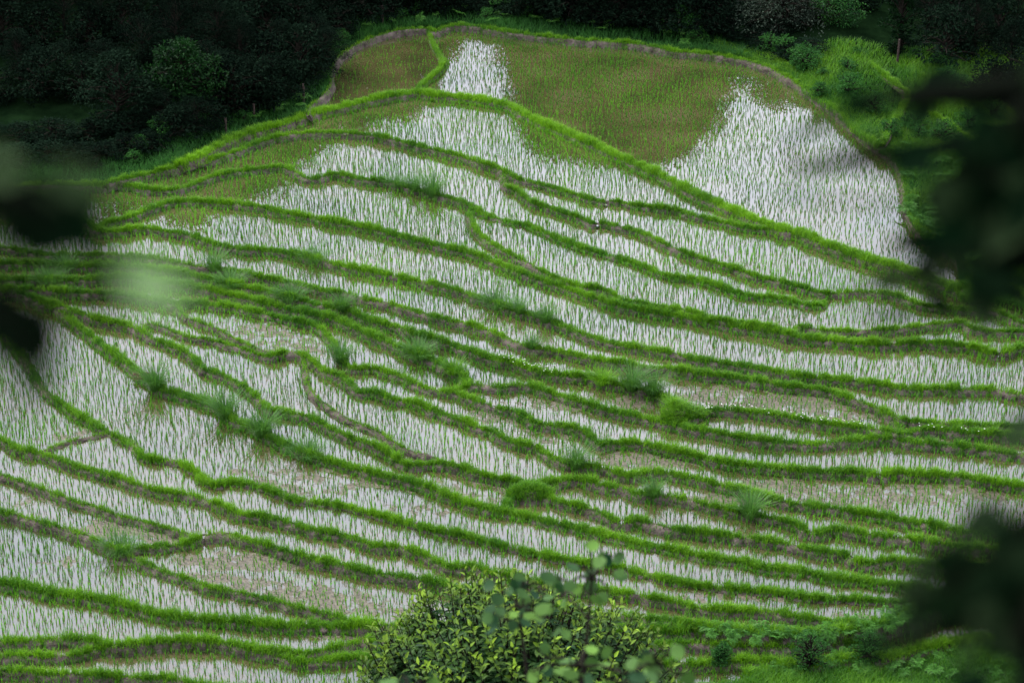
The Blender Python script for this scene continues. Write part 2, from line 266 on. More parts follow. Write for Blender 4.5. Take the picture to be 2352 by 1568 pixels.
 ('G 0,183 100,213 200,253 350,303 500,363 650,403 780,453 900,483 1050,523 1150,548 1250,583 1320,603', 'scantily grassed bund near the left edge ending where two mud paddies meet', .6, .32),
 ('G 760,670 860,680 1000,663 1150,653 1250,640 1320,608 1340,603 1420,578 1500,578 1600,603 1750,643 1900,693 2050,733 2200,773 H 0,755 150,793 300,833 450,853 600,873 750,903 900,943 1050,973 1200,1003 1500,1063 1800,1108 2000,1125 2150,1143 2335,1160 I 150,1180 300,1215', 'bund arching over the brown mud paddy at lower left and passing behind the leafy shrub', 1, .38),
 ('G 0,433 100,453 250,493 400,533 550,583 650,623 760,670 850,715 950,765 1100,833 1250,878 1400,933 1600,968 1800,1018 1900,1045 2000,1073 2100,1095 2250,1130 2335,1170', 'bund along the front of the brown mud paddy at lower left', .7, .34),
 ('G 0,903 150,923 300,963 450,983 600,1003 750,1033 900,1073 1050,1113 1200,1133 1400,1153 1600,1163 1800,1183 2000,1193 2200,1193 H 0,1193 150,1193 300,1183 420,1193 700,1205 1000,1218 1700,1228 2050,1218 2335,1228 I 200,1213 400,1223 600,1233 850,1243 1050,1233 1250,1203 1450,1153 1600,1093 1720,1040 1850,1003 2100,1000 2335,1000', 'thick grassed bund at the lower left, turning fern-covered right of the leafy shrub', 1.4, .46),
 ('G 0,1293 250,1288 500,1275 700,1308 800,1320 950,1303 1150,1288 1350,1288 1550,1313 1700,1350 1850,1383 1950,1413 2010,1433 2150,1423 2335,1403 H 220,1403 400,1408 900,1425 1500,1420 2000,1440 I 0,1443 150,1448 300,1433 450,1423 600,1423 700,1440', 'bund bulging over the last big white paddy at the bottom left', 1.1, .4),
 ('G 0,1393 200,1388 400,1393 550,1373 620,1350 750,1322', 'short weedy bund at the left edge near the bottom', 1, .36),
 ('G 1700,1345 1900,1358 2050,1373 2200,1343 2335,1313 H 280,1293 700,1300 1500,1320 2100,1322 2335,1312 I 200,1313 400,1318 600,1323 780,1335 960,1295 1150,1303 1350,1313', 'bund passing low behind the leafy shrub toward the small round bush', 1, .34),
 ('G 0,1488 200,1493 350,1513 500,1508 700,1523 950,1538 1100,1535 1200,1553 1300,1580 1500,1600 2335,1620 I 250,1610 470,1532', 'lowest bund at the bottom left edge of the view', 1, .34),
 # small terraces behind the right bank
 ('C 790,385 950,352 1100,347 1200,372 1300,432 1400,502 1500,582 1560,640 1500,760 1440,850 1380,985', 'bright bund ringing the small rice paddy behind the top right bank', 1.3, .4),
 ('C 1640,520 1750,520 1870,570 2000,620 2130,690 2280,790', 'upper of two short bunds stepping down the green slope at the right forest edge', 1.2, .4),
 ('C 1690,765 1780,800 1900,880 2000,950 2120,1010', 'lower of two short bunds stepping down the green slope at the right forest edge', 1.2, .4),
 ('I 470,1530 650,1488 760,1455 900,1460 1050,1420 1250,1410 1450,1400 1700,1330 2000,1290 2335,1260', 'fern-grown bund edging the weedy slope at the bottom right', 1.5, .5),
]
def resample(P, step):
    # Catmull-Rom then even spacing
    Q = np.vstack([2*P[0]-P[1], P, 2*P[-1]-P[-2]]); out = []
    for i in range(1, len(Q)-2):
        p0, p1, p2, p3 = Q[i-1:i+3]; n = max(2, int(np.linalg.norm(p2-p1)/2)); t = np.linspace(0, 1, n, endpoint=False)[:, None]
        out.append(.5*((2*p1)+(-p0+p2)*t+(2*p0-5*p1+4*p2-p3)*t**2+(-p0+3*p1-3*p2+p3)*t**3))
    out = np.vstack(out+[P[-1:]]); d = np.concatenate([[0], np.cumsum(np.linalg.norm(np.diff(out, axis=0), axis=1))])
    s = np.linspace(0, d[-1], max(3, int(d[-1]/step)+1))
    return np.stack([np.interp(s, d, out[:, 0]), np.interp(s, d, out[:, 1])], -1)
XM0, XM1, YM0, YM1 = -170, 2522, -60, 1700
lines = []
for s, lab, lush, wid in B:
    P = P_(s)
    if P[0, 0] < 12: P = np.vstack([[XM0-5, P[0, 1]+np.clip((P[0, 1]-P[1, 1])/(P[1, 0]-P[0, 0]+1)*170, -60, 60)], P])
    if P[-1, 0] > 2335: P = np.vstack([P, [XM1+5, P[-1, 1]+np.clip((P[-1, 1]-P[-2, 1])/(P[-1, 0]-P[-2, 0]+1)*170, -60, 60)]])
    lines.append([resample(P, 2.0), lab, lush, wid])
for i, l in enumerate(lines):        # close each loose end onto the nearest other line
    for e in (0, -1):
        p = l[0][e]
        if p[0] < 0 or p[0] > 2352: continue
        best = (45, None)
        for j, k in enumerate(lines):
            if j == i: continue
            d = np.linalg.norm(k[0]-p, axis=1); q = d.argmin()
            if d[q] < best[0]: best = (d[q], k[0][q].copy())
        if best[1] is not None and best[0] > 1:
            n = max(2, int(best[0]/2)); seg = p+(best[1]-p)*np.linspace(0, 1, n+1)[1:, None]
            l[0] = np.vstack([l[0], seg]) if e == -1 else np.vstack([seg[::-1], l[0]])
# raster of regions, 2 units per cell
RS = 2.0; W = int((XM1-XM0)/RS); H = int((YM1-YM0)/RS)
bar = np.zeros((H, W), bool)
for l in lines:
    P = resample(l[0][::3] if len(l[0]) > 12 else l[0], .7) if len(l[0]) > 12 else l[0]
    for Q in (P, l[0]):
        seg = np.concatenate([Q[:-1]+(Q[1:]-Q[:-1])*f for f in (0, .5)]+[Q[-1:]])
        xi = ((seg[:, 0]-XM0)/RS).astype(int); yi = ((seg[:, 1]-YM0)/RS).astype(int); ok = (xi >= 0) & (xi < W) & (yi >= 0) & (yi < H); bar[yi[ok], xi[ok]] = True
bar[int((1585-YM0)/RS):, int((1600-XM0)/RS)] = True      # the weedy slope starts right of here
par = [0]
def find(a):
    while par[a] != a: par[a] = par[par[a]]; a = par[a]
    return a
lab = np.zeros((H, W), np.int32); prev = []
for r in range(H):
    f = np.concatenate([[0], (~bar[r]).astype(np.int8), [0]]); d = np.diff(f); S = np.where(d == 1)[0]; E = np.where(d == -1)[0]; cur = []
    k = 0
    for a, b in zip(S, E):
        cand = [q for q in prev if q[0] < b and q[1] > a]
        if cand:
            rt = find(cand[0][2])
            for q in cand[1:]:
                r2 = find(q[2])
                if r2 != rt: par[r2] = rt
            idn = rt
        else: par.append(len(par)); idn = len(par)-1
        lab[r, a:b] = idn; cur.append((a, b, idn))
    prev = cur
roots = np.array([find(i) for i in range(len(par))]); lab = roots[lab]; lab[bar] = 0
cnt = np.bincount(lab.ravel(), minlength=len(par))
for i in np.where((cnt > 0) & (cnt < 150))[0]: lab[lab == i] = 0
ids = [i for i in np.unique(lab) if i > 0]; remap = np.zeros(len(par), np.int32)
for k, i in enumerate(ids): remap[i] = k+1
lab = remap[lab]; NR = len(ids)
full = lab.copy()
for it in range(60):
    z = full == 0
    if not z.any(): break
    for dy, dx in ((0, 1), (0, -1), (1, 0), (-1, 0)):
        sft = np.roll(full, (dy, dx), (0, 1)); m = (full == 0) & (sft > 0); full[m] = sft[m]
def L_at(px, py, A=None):
    A = full if A is None else A
    xi = np.clip(((np.asarray(px)-XM0)/RS).astype(int), 0, W-1); yi = np.clip(((np.asarray(py)-YM0)/RS).astype(int), 0, H-1)
    return A[yi, xi]
def rid(s): p = P_(s)[0]; return int(L_at(p[0], p[1]))
FOREST = int(L_at(300, 60)); TOP = rid('B 1700,600'); SLOPE = rid('I 1700,1500')
P1 = rid('C 1100,450')
print('regions', NR, 'forest', FOREST, 'top', TOP, 'slope', SLOPE, 'P', P1)
# ------------------------------------------------------------------ levels of the paddies
STEP = .125; pair = {}
for l in lines:
    P = l[0][::3]; T = np.gradient(P, axis=0); T /= np.linalg.norm(T, axis=1)[:, None]+1e-9; N_ = np.stack([T[:, 1], -T[:, 0]], -1)
    flip = N_[:, 1] > 0; N_[flip] *= -1
    a = L_at(P[:, 0]+5*N_[:, 0], P[:, 1]+5*N_[:, 1]); b = L_at(P[:, 0]-5*N_[:, 0], P[:, 1]-5*N_[:, 1])
    for u, v, hz in zip(a, b, abs(T[:, 0])):
        if u != v and u > 0 and v > 0 and FOREST not in (u, v): pair.setdefault((u, v), []).append(hz)
rowsA, rhs = [], []
fixed = {TOP: 0.0, P1: .30}
def solve(wts):
    A = []; b = []
    for (u, v), hz in pair.items():
        w = math.sqrt(len(hz))*wts.get((u, v), 1); r = np.zeros(NR+1); r[u] = w; r[v] = -w; A.append(r); b.append(w*STEP*np.mean(hz)**.5)
    for k, zv in fixed.items(): r = np.zeros(NR+1); r[k] = 1000; A.append(r); b.append(1000*zv)
    for k in range(NR+1): r = np.zeros(NR+1); r[k] = 1e-3; A.append(r); b.append(-2e-3)
    return np.linalg.lstsq(np.array(A), np.array(b), rcond=None)[0]
wts = {}
for it in range(12):
    zl = solve(wts)
    for (u, v), hz in pair.items():
        if len(hz) > 8 and np.mean(hz) > .6 and zl[u]-zl[v] < .05: wts[(u, v)] = wts.get((u, v), 1)*1.6
print('levels', np.round(sorted(zl[1:]), 2))
# ------------------------------------------------------------------ bunds
def smooth1(a, k):
    if len(a) < 3: return a
    k = min(k, len(a)//2*2-1); k = max(k, 1); pad = k//2
    return np.convolve(np.pad(a, pad, mode='edge'), np.ones(k)/k, mode='valid')[:len(a)]
bx = {'x': [], 'y': [], 'zb': []}
GAPS = [P_(s)[0] for s in ('B 1875,1352', 'B 1812,1500', 'I 1360,188', 'H 1975,503', 'E 225,523', 'F 1460,833', 'G 1360,598', 'I 1170,740', 'D 730,1425', 'F 2165,895', 'E 1120,1252', 'I 905,572')]
total = 0.0; crest_pts = []
for li, (P, label, lush, wid) in enumerate(lines):
    P = resample(P, 4.0) if len(P) > 10 else P
    n = len(P); T = np.gradient(P, axis=0); T /= np.linalg.norm(T, axis=1)[:, None]+1e-9
    T = np.stack([smooth1(T[:, 0], 5), smooth1(T[:, 1], 5)], -1); Nn = np.stack([T[:, 1], -T[:, 0]], -1)
    ra_, rb_ = L_at(P[:, 0]+6*Nn[:, 0], P[:, 1]+6*Nn[:, 1]), L_at(P[:, 0]-6*Nn[:, 0], P[:, 1]-6*Nn[:, 1])
    za, zb = zl[ra_].copy(), zl[rb_].copy()
    fa, fb = ra_ == FOREST, rb_ == FOREST
    za[fa] = np.where(fb[fa], .5, zb[fa]+.20); zb[fb] = np.where(fa[fb], .5, za[fb]+.20)
    za, zb = smooth1(za, 9), smooth1(zb, 9)
    crest = np.maximum(za, zb)+.06+.03*(vnoise(P[:, 0], P[:, 1], 14, li)-.5)*2
    gap = np.zeros(n)
    for gpt in GAPS:
        gap = np.maximum(gap, np.clip(1.5-np.linalg.norm(P-gpt, axis=1)/6, 0, 1))
    crest -= .06*gap
    C = at_z(P[:, 0], P[:, 1], crest)
    t3 = np.gradient(C[:, :2], axis=0); t3 /= np.linalg.norm(t3, axis=1)[:, None]+1e-9
    nrm = np.stack([-t3[:, 1], t3[:, 0]], -1)                       # left side in plan
    # which region lies left in plan: image normal Nn points the same way when y is flipped
    imgleft = np.stack([T[:, 0]*0, T[:, 1]*0], -1)
    q = at_z(P[:, 0]+3*Nn[:, 0], P[:, 1]+3*Nn[:, 1], crest)-C
    side = np.sign(smooth1((q[:, 0]*nrm[:, 0]+q[:, 1]*nrm[:, 1]), 5)); side[side == 0] = 1
    zL = np.where(side > 0, za, zb); zR = np.where(side > 0, zb, za)
    hw = wid*.35*(.78+.5*vnoise(P[:, 0], P[:, 1], 22, li+50)*1.0)*np.clip(.45+np.minimum(np.arange(n), np.arange(n)[::-1])/6, 0, 1)
    nz = lambda sd, sc=8: (vnoise(P[:, 0]*1.0, P[:, 1]*1.0, sc, sd+li*7)-.5)
    secs = []
    for sgn, zz in ((1, zL), (-1, zR)):
        drop = crest-zz
        secs.append([(sgn*(hw+drop*.24+.05+.10*nz(3)), zz-.06), (sgn*(hw+drop*.22+.01+.10*nz(4, 6)), zz+.03+.03*nz(5)),
                     (sgn*(hw*.97+drop*.12+.07*nz(6, 5)), zz+drop*.55), (sgn*(hw*.9+.05*nz(7, 5)), crest-.02+.03*nz(8, 5))])
    sec = secs[0]+[(0*hw, crest+.02)]+secs[1][::-1]
    V = np.zeros((n, len(sec), 3))
    for k, (o, z) in enumerate(sec):
        V[:, k, :2] = C[:, :2]+nrm*np.broadcast_to(o, (n,))[:, None]; V[:, k, 2] = z
    K = len(sec); i = np.arange(n-1)[:, None]*K; j = np.arange(K-1)[None]
    F = np.stack([i+j, i+j+1, i+K+j+1, i+K+j], -1).reshape(-1, 4)
    base = C[n//2].copy(); base[2] = min(zL[n//2], zR[n//2])
    Vv = V.reshape(-1, 3)-base
    ends = [np.arange(K)[None], ((n-1)*K+np.arange(K))[None]]
    o = obj('paddy_bund', mesh('paddy_bund', Vv, [F]+ends, M_bank, smooth=True), loc=base)
    tag(o, label, 'bund', 'bunds between the paddies')
    # grass
    seg = np.linalg.norm(np.diff(C[:, :2], axis=0), axis=1); length = seg.sum(); total += length
    infr = (P[:, 0] > -60) & (P[:, 0] < 2412) & (P[:, 1] < 1640)
    g = Geo()
    N_g = int(length*900*min(lush, 1.25)*(.6+wid))
    s = rng.uniform(0, n-1.001, N_g); i0 = s.astype(int); f = s-i0
    dens = np.clip(1.7*vnoise(P[:, 0], P[:, 1], 18, 90+li)+(.25 if lush >= 1.2 else 0), .14, 1)*(1-gap)*(.55+.45*min(lush, 1))
    dens = np.where(infr, dens, .25)
    keep = rng.uniform(size=N_g) < dens[i0]; s, i0, f = s[keep], i0[keep], f[keep]; m = len(s)
    off = rng.normal(0, .55, m)
    # a little spills over the lower side
    low = np.where(zL[i0] < zR[i0], 1, -1); spill = rng.uniform(size=m) < .13; off = np.where(spill, low*rng.uniform(.8, 1.9, m), np.clip(off-low*.25, -1.35, 1.35))
    hwv = hw[i0]; cx = C[i0]*(1-f)[:, None]+C[i0+1]*f[:, None]
    pos = cx.copy(); pos[:, :2] += nrm[i0]*(off*hwv)[:, None]
    ov = np.maximum(abs(off)*hwv-hwv, 0); zside = np.where(off > 0, zL[i0], zR[i0])
    drop = crest[i0]-zside; pos[:, 2] = np.maximum(crest[i0]-ov/.5, zside+.02)-.01
    hh = (.07+.14*vnoise(P[:, 0], P[:, 1], 9, 30+li)+.09*vnoise(P[:, 0], P[:, 1], 30, 31+li)+.07*(vnoise(P[:, 0], P[:, 1], 4.5, 33+li)-.5))[i0]*(.75+.3*min(lush, 1.6))*rng.uniform(.6, 1.25, m)*np.where(spill, .6, 1)
    tt = np.clip(.47+.24*rng.normal(size=m)+.5*(vnoise(P[:, 0], P[:, 1], 60, 77)[i0]-.5)+.3*(vnoise(P[:, 0], P[:, 1], 6, 78)[i0]-.5)+(.28 if lush >= 1.5 else 0)-np.where(spill, .25, 0), 0, 1)
    blades(g, pos-base, hh, .017, rng.uniform(.1, .9, m), tt)
    obj('grass', g.mesh('grass', M_grass), parent=o)
    crest_pts.append((C, crest, nrm, zL, zR, P))
print('bund length', total)

# ------------------------------------------------------------------ paddy surfaces
# patches of bare mud: centre x,y, radii, amount (traced units)
MUD = [(1930, 165, 120, 80, .75), (2100, 290, 100, 60, .7), (480, 1345, 170, 40, .62), (700, 1375, 170, 40, .60), (560, 1290, 200, 25, .62), (850, 1400, 120, 25, .58), (300, 1215, 170, 24, .66), (420, 1238, 90, 20, .66), (100, 1150, 110, 20, .50),
       (1640, 910, 110, 26, .60), (1800, 930, 200, 34, .62), (1950, 960, 100, 22, .55), (2000, 1140, 330, 32, .57), (1780, 1115, 130, 18, .62), (2200, 1130, 200, 30, .56), (600, 770, 120, 45, .55), (700, 800, 80, 30, .55),
       (1480, 1060, 130, 24, .60), (1180, 960, 160, 24, .56), (1260, 1000, 90, 30, .50), (1650, 1150, 160, 16, .58), (1330, 930, 160, 18, .58), (1450, 925, 60, 20, .6), (60, 990, 60, 30, .45), (180, 1000, 60, 20, .55),
       (1150, 1130, 300, 40, .50), (700, 1110, 300, 40, .52), (1000, 1170, 200, 20, .5), (780, 1455, 160, 14, .58), (1700, 1230, 120, 15, .5), (2100, 1010, 140, 12, .55), (1280, 1170, 60, 14, .5), (1450, 1205, 200, 20, .5),
       (2180, 905, 160, 12, .45), (150, 540, 120, 20, .5), (1700, 1370, 250, 16, .50), (1900, 1420, 200, 16, .55), (220, 1290, 150, 20, .5)]
GREEN_VERGE = {SLOPE}
area_px = np.bincount(full.ravel(), minlength=NR+1)
for rg in range(1, NR+1):
    if rg == FOREST: continue
    m = full == rg
    if m.sum() < 60: continue
    d = m.copy()
    for _ in range(1):
        d = d | np.roll(d, 1, 0) | np.roll(d, -1, 0) | np.roll(d, 1, 1) | np.roll(d, -1, 1)
    d[0] = d[-1] = False; d[:, 0] = d[:, -1] = False
    # coarse cells of 3x3
    Hc, Wc = H//2, W//2; c = d[:Hc*2, :Wc*2].reshape(Hc, 2, Wc, 2).any((1, 3))
    yy, xx = np.where(c); vid = -np.ones((Hc+1, Wc+1), np.int64)
    corners = np.zeros((Hc+1, Wc+1), bool)
    for a in (0, 1):
        for b in (0, 1): corners[yy+a, xx+b] = True
    cy, cx = np.where(corners); vid[cy, cx] = np.arange(len(cy))
    px = XM0+cx*2*RS; py = YM0+cy*2*RS
    V = at_z(px, py, np.full(len(px), zl[rg]))
    F = np.stack([vid[yy, xx], vid[yy+1, xx], vid[yy+1, xx+1], vid[yy, xx+1]], -1)
    mud = np.full(len(px), .30)+.10*(vnoise(px, py, 120, 5)-.4)
    if rg in (TOP,): mud[:] = .22
    for (mx_, my_, rx, ry, am) in MUD:
        if rg != int(L_at(mx_, my_)): continue
        q = np.sqrt(((px-mx_)/rx)**2+((py-my_)/ry)**2); mud = np.maximum(mud, .3+(am-.3)*np.clip(1.5-q, 0, 1)*1.0)
    base = V.mean(0); 
    if rg in GREEN_VERGE:
        V[:, 2] += .05+.25*vnoise(V[:, 0], V[:, 1], 2.2, 9); me = mesh('weedy_ground', V-base, F, M_turf, smooth=True)
        o = obj('weedy_ground', me, loc=base); tag(o, 'weedy green slope at the bottom right corner', 'ground', kind='structure')
    else:
        o = obj('paddy_water', mesh('paddy_water', V-base, F, M_water, {'mud': mud}), loc=base); tag(o, 'shallow flooded paddy with mud bottom', 'water', 'flooded paddies', kind='structure')

# ------------------------------------------------------------------ forest floor behind the terraces
pxs = np.arange(XM0, XM1+1, 12.); ybs = []; zbs = []
for p in pxs:
    c = full[:, min(int((p-XM0)/RS), W-1)]; r = np.where(c == FOREST)[0]; r = r[r*RS+YM0 < 760]
    yb = r.max()*RS+YM0 if len(r) else 60; ybs.append(yb); zbs.append(zl[int(L_at(p, yb+6))])
ybs = np.array(ybs); zbs = smooth1(np.array(zbs), 5)
rightness = np.clip((pxs-1900)/150, 0, 1)
floor_b = at_z(pxs, ybs+1.0, zbs+.20)
S = np.concatenate([np.linspace(0, 14, 36), np.linspace(15, 90, 40)])
def floor_z(zb, s, right, x, y):
    rise = np.where(s < 32, .02*s, .64+(s-32)*.16)*right+(.10*s)*(1-right)
    return zb+.20+rise+(vnoise(x, y, 1.5, 3)-.5)*.14*np.clip(s/1.5, 0, 1)*(1-.6*right)
dirn = unit(np.stack([floor_b[:, 0], floor_b[:, 1]], -1))
FX = floor_b[:, None, 0]+dirn[:, None, 0]*S[None]; FY = floor_b[:, None, 1]+dirn[:, None, 1]*S[None]
FZ = floor_z(zbs[:, None], S[None], rightness[:, None], FX, FY)
V = np.stack([FX, FY, FZ], -1); n, K = V.shape[:2]; i = np.arange(n-1)[:, None]*K; j = np.arange(K-1)[None]
F = np.stack([i+j, i+K+j, i+K+j+1, i+j+1], -1).reshape(-1, 4)
tag(obj('forest_floor', mesh('forest_floor', V.reshape(-1, 3), F, M_floor, smooth=True)), 'dark overgrown ground under the forest', 'ground', kind='structure')
def floor_at(px, s):           # point s metres behind the terraces' back edge
    x = np.interp(px, pxs, floor_b[:, 0]); y = np.interp(px, pxs, floor_b[:, 1]); zb = np.interp(px, pxs, zbs); r = np.interp(px, pxs, rightness)
    dl = math.hypot(x, y); X = x+x/dl*s; Y = y+y/dl*s
    return np.array([X, Y, float(floor_z(zb, np.array(s, float), r, X, Y))])

# ground far around and under everything, and the camera's own hillside
gx = np.linspace(-160, 160, 110); gy = np.concatenate([np.linspace(-30, 56, 60), np.linspace(57, 110, 40), np.linspace(112, 300, 50)])
GX, GY = np.meshgrid(gx, gy, indexing='ij')
prof = np.interp(GY, [-30, 0, 7, 22, 30, 44, 50, 56, 75, 105, 140, 300], [45, 31.2, 26.6, 13.6, 8.6, -3.2, -6.6, -7.0, -4.6, -2.0, 2, 36])
side = np.interp(abs(GX), [0, 20, 45, 160], [0, 0, 3.0, 22])
GZ = prof+side*np.clip((GY-40)/20, 0, 1)+(vnoise(GX, GY, 6, 11)-.5)*.9
V = np.stack([GX, GY, GZ], -1).reshape(-1, 3); n, K = GX.shape; i = np.arange(n-1)[:, None]*K; j = np.arange(K-1)[None]
F = np.stack([i+j, i+K+j, i+K+j+1, i+j+1], -1).reshape(-1, 4)
tag(obj('ground', mesh('ground', V, F, M_ground, smooth=True)), 'hillsides of the valley', 'ground', kind='structure')
def ground_z(x, y):
    return float(np.interp(y, [-30, 0, 7, 22, 30, 44, 50, 56], [45, 31.2, 26.6, 13.6, 8.6, -3.2, -6.6, -7.0])+(vnoise(np.array([x]), np.array([y]), 6, 11)[0]-.5)*.9)

# ------------------------------------------------------------------ rice seedlings
allP = []; allF = []
skip = {FOREST, SLOPE}
for rg in range(1, NR+1):
    if rg in skip: continue
    yy, xx = np.where(full == rg)
    if len(yy) < 60: continue
    ax = XM0+xx*RS; ay = YM0+yy*RS; Q = at_z(ax[::37], ay[::37], np.full(len(ax[::37]), zl[rg]))
    x0, x1, y0, y1 = Q[:, 0].min()-.5, Q[:, 0].max()+.5, Q[:, 1].min()-.5, Q[:, 1].max()+.5
    big = rg == TOP; sx = .165 if not big else .165; sy = .19 if not big else .20
    U, Vv = np.meshgrid(np.arange(x0-4, x1+4, sx), np.arange(y0-1, y1+1, sy), indexing='ij'); U = U.ravel(); Vv = Vv.ravel()
    sk = rng.uniform(-.16, .16); ph = rng.uniform(0, 6)
    X = U+sk*(Vv-y0)+.30*np.sin(Vv*.55+ph+U*.12)+.5*(vnoise(U, Vv, 3.5, rg)-.5)+(x0+x1)/2*0
    X = X+(X-(x0+x1)/2)*0.0; Y = Vv+.35*(vnoise(U, Vv, 2.5, rg+99)-.5)
    jit = .048 if not big else .06
    X = X+rng.normal(0, jit, len(X)); Y = Y+rng.normal(0, jit, len(X))
    Pt = np.stack([X, Y, np.full(len(X), zl[rg])], -1); px, py, dep = to_px(Pt); k = 75/dep
    ok = (px > -150) & (px < 2500) & (py > -40) & (py < 1680)
    Pt, px, py, dep, k = Pt[ok], px[ok], py[ok], dep[ok], k[ok]
    ok = L_at(px, py) == rg
    for dx, dy in ((0, -12), (0, 6), (6, 0), (-6, 0), (4, -9), (-4, -9)): ok &= L_at(px+dx*k, py+dy*k) == rg
    ok &= rng.uniform(size=len(px)) < .96
    Pt = Pt[ok]; allP.append(Pt); allF.append(np.full(len(Pt), rg))
RP = np.concatenate(allP); RR = np.concatenate(allF); print('seedlings', len(RP))
px, py, dep = to_px(RP)
cand = np.where((px > 10) & (px < 2340) & (py > 20) & (py < 1560) & ~((px > 790) & (px < 1600) & (py > 1330)) & (px < 2050))[0]
near = cand[np.argsort(dep[cand])[:300]]
mask = np.ones(len(RP), bool); mask[near] = False
def rice_geo(g, P, hgt, tone):
    nb = 7; n = len(P); O = np.repeat(P, nb, 0); yaw = rng.uniform(0, 2*PI, n*nb)
    O[:, 0] += .012*np.cos(yaw)+rng.normal(0, .006, n*nb); O[:, 1] += .012*np.sin(yaw); O[:, 2] -= .01
    hh = np.repeat(hgt, nb)*rng.uniform(.55, 1.1, n*nb)
    blades(g, O, hh, .0148, rng.uniform(.05, .55, n*nb), np.repeat(tone, nb)+rng.normal(0, .12, n*nb), yaw+PI/2)
g = Geo(); Pm = RP[mask]; Rm = RR[mask]
hf = .27*(.85+.35*vnoise(Pm[:, 0], Pm[:, 1], 4, 8))*rng.uniform(.6, 1.25, len(Pm)); hf[Rm == TOP] *= .72; POND = rid('B 400,400'); hf[Rm == POND] *= .6; keepm = ~(np.isin(Rm, [P1, POND]) & (rng.uniform(size=len(Rm)) < .45)); Pm, Rm, hf = Pm[keepm], Rm[keepm], hf[keepm]
tone = np.clip(.45+.5*(vnoise(Pm[:, 0], Pm[:, 1], 2.5, 12)-.5)+rng.normal(0, .15, len(Pm))-.12*(Rm == TOP), 0, 1)
rice_geo(g, Pm, hf, tone)
tag(obj('rice_seedlings', g.mesh('rice_seedlings', M_rice)), 'rows of young rice seedlings standing in all the flooded paddies', 'rice', kind='stuff')
protos = []
for k in range(8):
    g = Geo(); rice_geo(g, np.zeros((1, 3)), np.array([rng.uniform(.2, .3)]), np.array([rng.uniform(.35, .6)])); protos.append(g.mesh('rice_seedling', M_rice))
for q, i in enumerate(near):
    o = obj('rice_seedling', protos[q % 8], loc=RP[i]); o.rotation_euler = (0, 0, float(rng.uniform(0, 6.28)))
    tag(o, 'young green rice seedling in the lowest flooded paddies at the bottom of the view', 'rice plant', 'rice seedlings in the lowest paddies')

# ------------------------------------------------------------------ tall grass clumps on the bunds
def clump_mesh(h=.75, r=.22, n=420, mat=None, lean=.55):
    g = Geo(); a = rng.uniform(0, 2*PI, n); rr = r*np.sqrt(rng.uniform(0, 1, n))
    P = np.stack([rr*np.cos(a), rr*np.sin(a), np.full(n, -.05)], -1)
    blades(g, P, h*rng.uniform(.5, 1.1, n), .012, lean*(.3+rr/r)*rng.uniform(.5, 1.2, n), np.clip(.5+rng.normal(0, .25, n), 0, 1), a-PI/2)
    return g.mesh('tall_grass_clump', mat or M_tall)
cm = [clump_mesh(.85, .2, 330, lean=.75), clump_mesh(.6, .42, 420, lean=.9), clump_mesh(.5, .3, 450, M_grass, .8)]
def near_crest(p):
    best = None
    for C, crest, nrm, a, b, P in crest_pts:
        d = np.linalg.norm(P-p, axis=1); q = d.argmin()
        if best is None or d[q] < best[0]: best = (d[q], C[q])
    return best[1]
CL = [('B 730,1290', 0, 1.15, 'tall feathery blue-green grass clump standing alone on the third bund'),
 ('B 600,1255', 0, .8, 'brownish tall grass clump just left of the feathery clump on the third bund'), ('B 480,1225', 1, .7, 'low tuft of grass left of the feathery and brownish clumps'),
 ('D 1430,300', 0, .9, 'upright dark tuft in the weedy tangle at left centre'), ('D 1540,400', 1, .9, 'sprawling tuft with pale stalks under the upright dark tuft'), ('D 1930,540', 1, .9, 'thin-bladed grass tuft at the left start of the weedy bund'),
 ('D 2100,250', 1, .8, 'low tuft on the longest bund above the weedy tangle'), ('E 110,620', 0, .85, 'soft tall grass clump leaning over the weedy bund end'), ('E 1150,540', 1, .95, 'left clump of the two dark grass clumps on the longest bund'),
 ('E 1300,600', 0, .7, 'middle grass clump on the longest bund below the white paddy'), ('E 1480,650', 0, .85, 'right dark grass clump on the longest bund'), ('D 2270,940', 0, 1.0, 'dark tuft at the hooked bund end beside the pointed white paddy'),
 ('D 1070,1060', 0, 1.2, 'dark upright tuft beside the reddish straw heap'), ('D 1540,1270', 0, 1.15, 'round grass tuft on the high-banked bund, upper of two'), ('D 1760,1390', 0, 1.15, 'round grass tuft on the high-banked bund, lower of two'),
 ('D 2060,1540', 1, .9, 'brownish tuft below the two round tufts'), ('E 1380,840', 0, .6, 'short grey-green tuft in the middle of the flower bund'), ('E 1850,1080', 2, .9, 'bright tuft fanning out on the white-flowered bund'),
 ('E 2050,1110', 0, 1.1, 'tall swaying grass clump left of the bushy mound'), ('E 2200,1140', 0, 1.0, 'tall grass clump directly beside the bushy mound'), ('H 1670,150', 0, .9, 'grass clump above the rounded knoll at lower centre'),
 ('I 520,400', 0, 1.0, 'pale feathery tuft on the bund at lower right'), ('H 2200,290', 0, .7, 'thin pale tuft right of the lower centre knoll'), ('G 800,650', 1, .9, 'dark leafy tuft where two bunds meet at lower left'), ('E 860,1020', 2, .9, 'bright tuft at the tip of the pointed white paddy'),
 ('D 430,290', 1, .8, 'low tuft at the left in the weedy tangle'), ('D 330,390', 1, .9, 'wispy tuft at the left edge of the weedy bund'), ('E 620,880', 1, .9, 'soft tuft above the pointed white paddy')]
CLB = {0: 420, 1: 480, 2: 450}
for s, k, sc, lb in CL:
    p = near_crest(P_(s)[0]); o = obj('tall_grass_clump', cm[k], loc=p); o.scale = (sc*1.25, sc*1.25, sc); o.rotation_euler[2] = rng.uniform(0, 6)
    tag(o, lb, 'grass clump', 'tall grass clumps on the bunds')
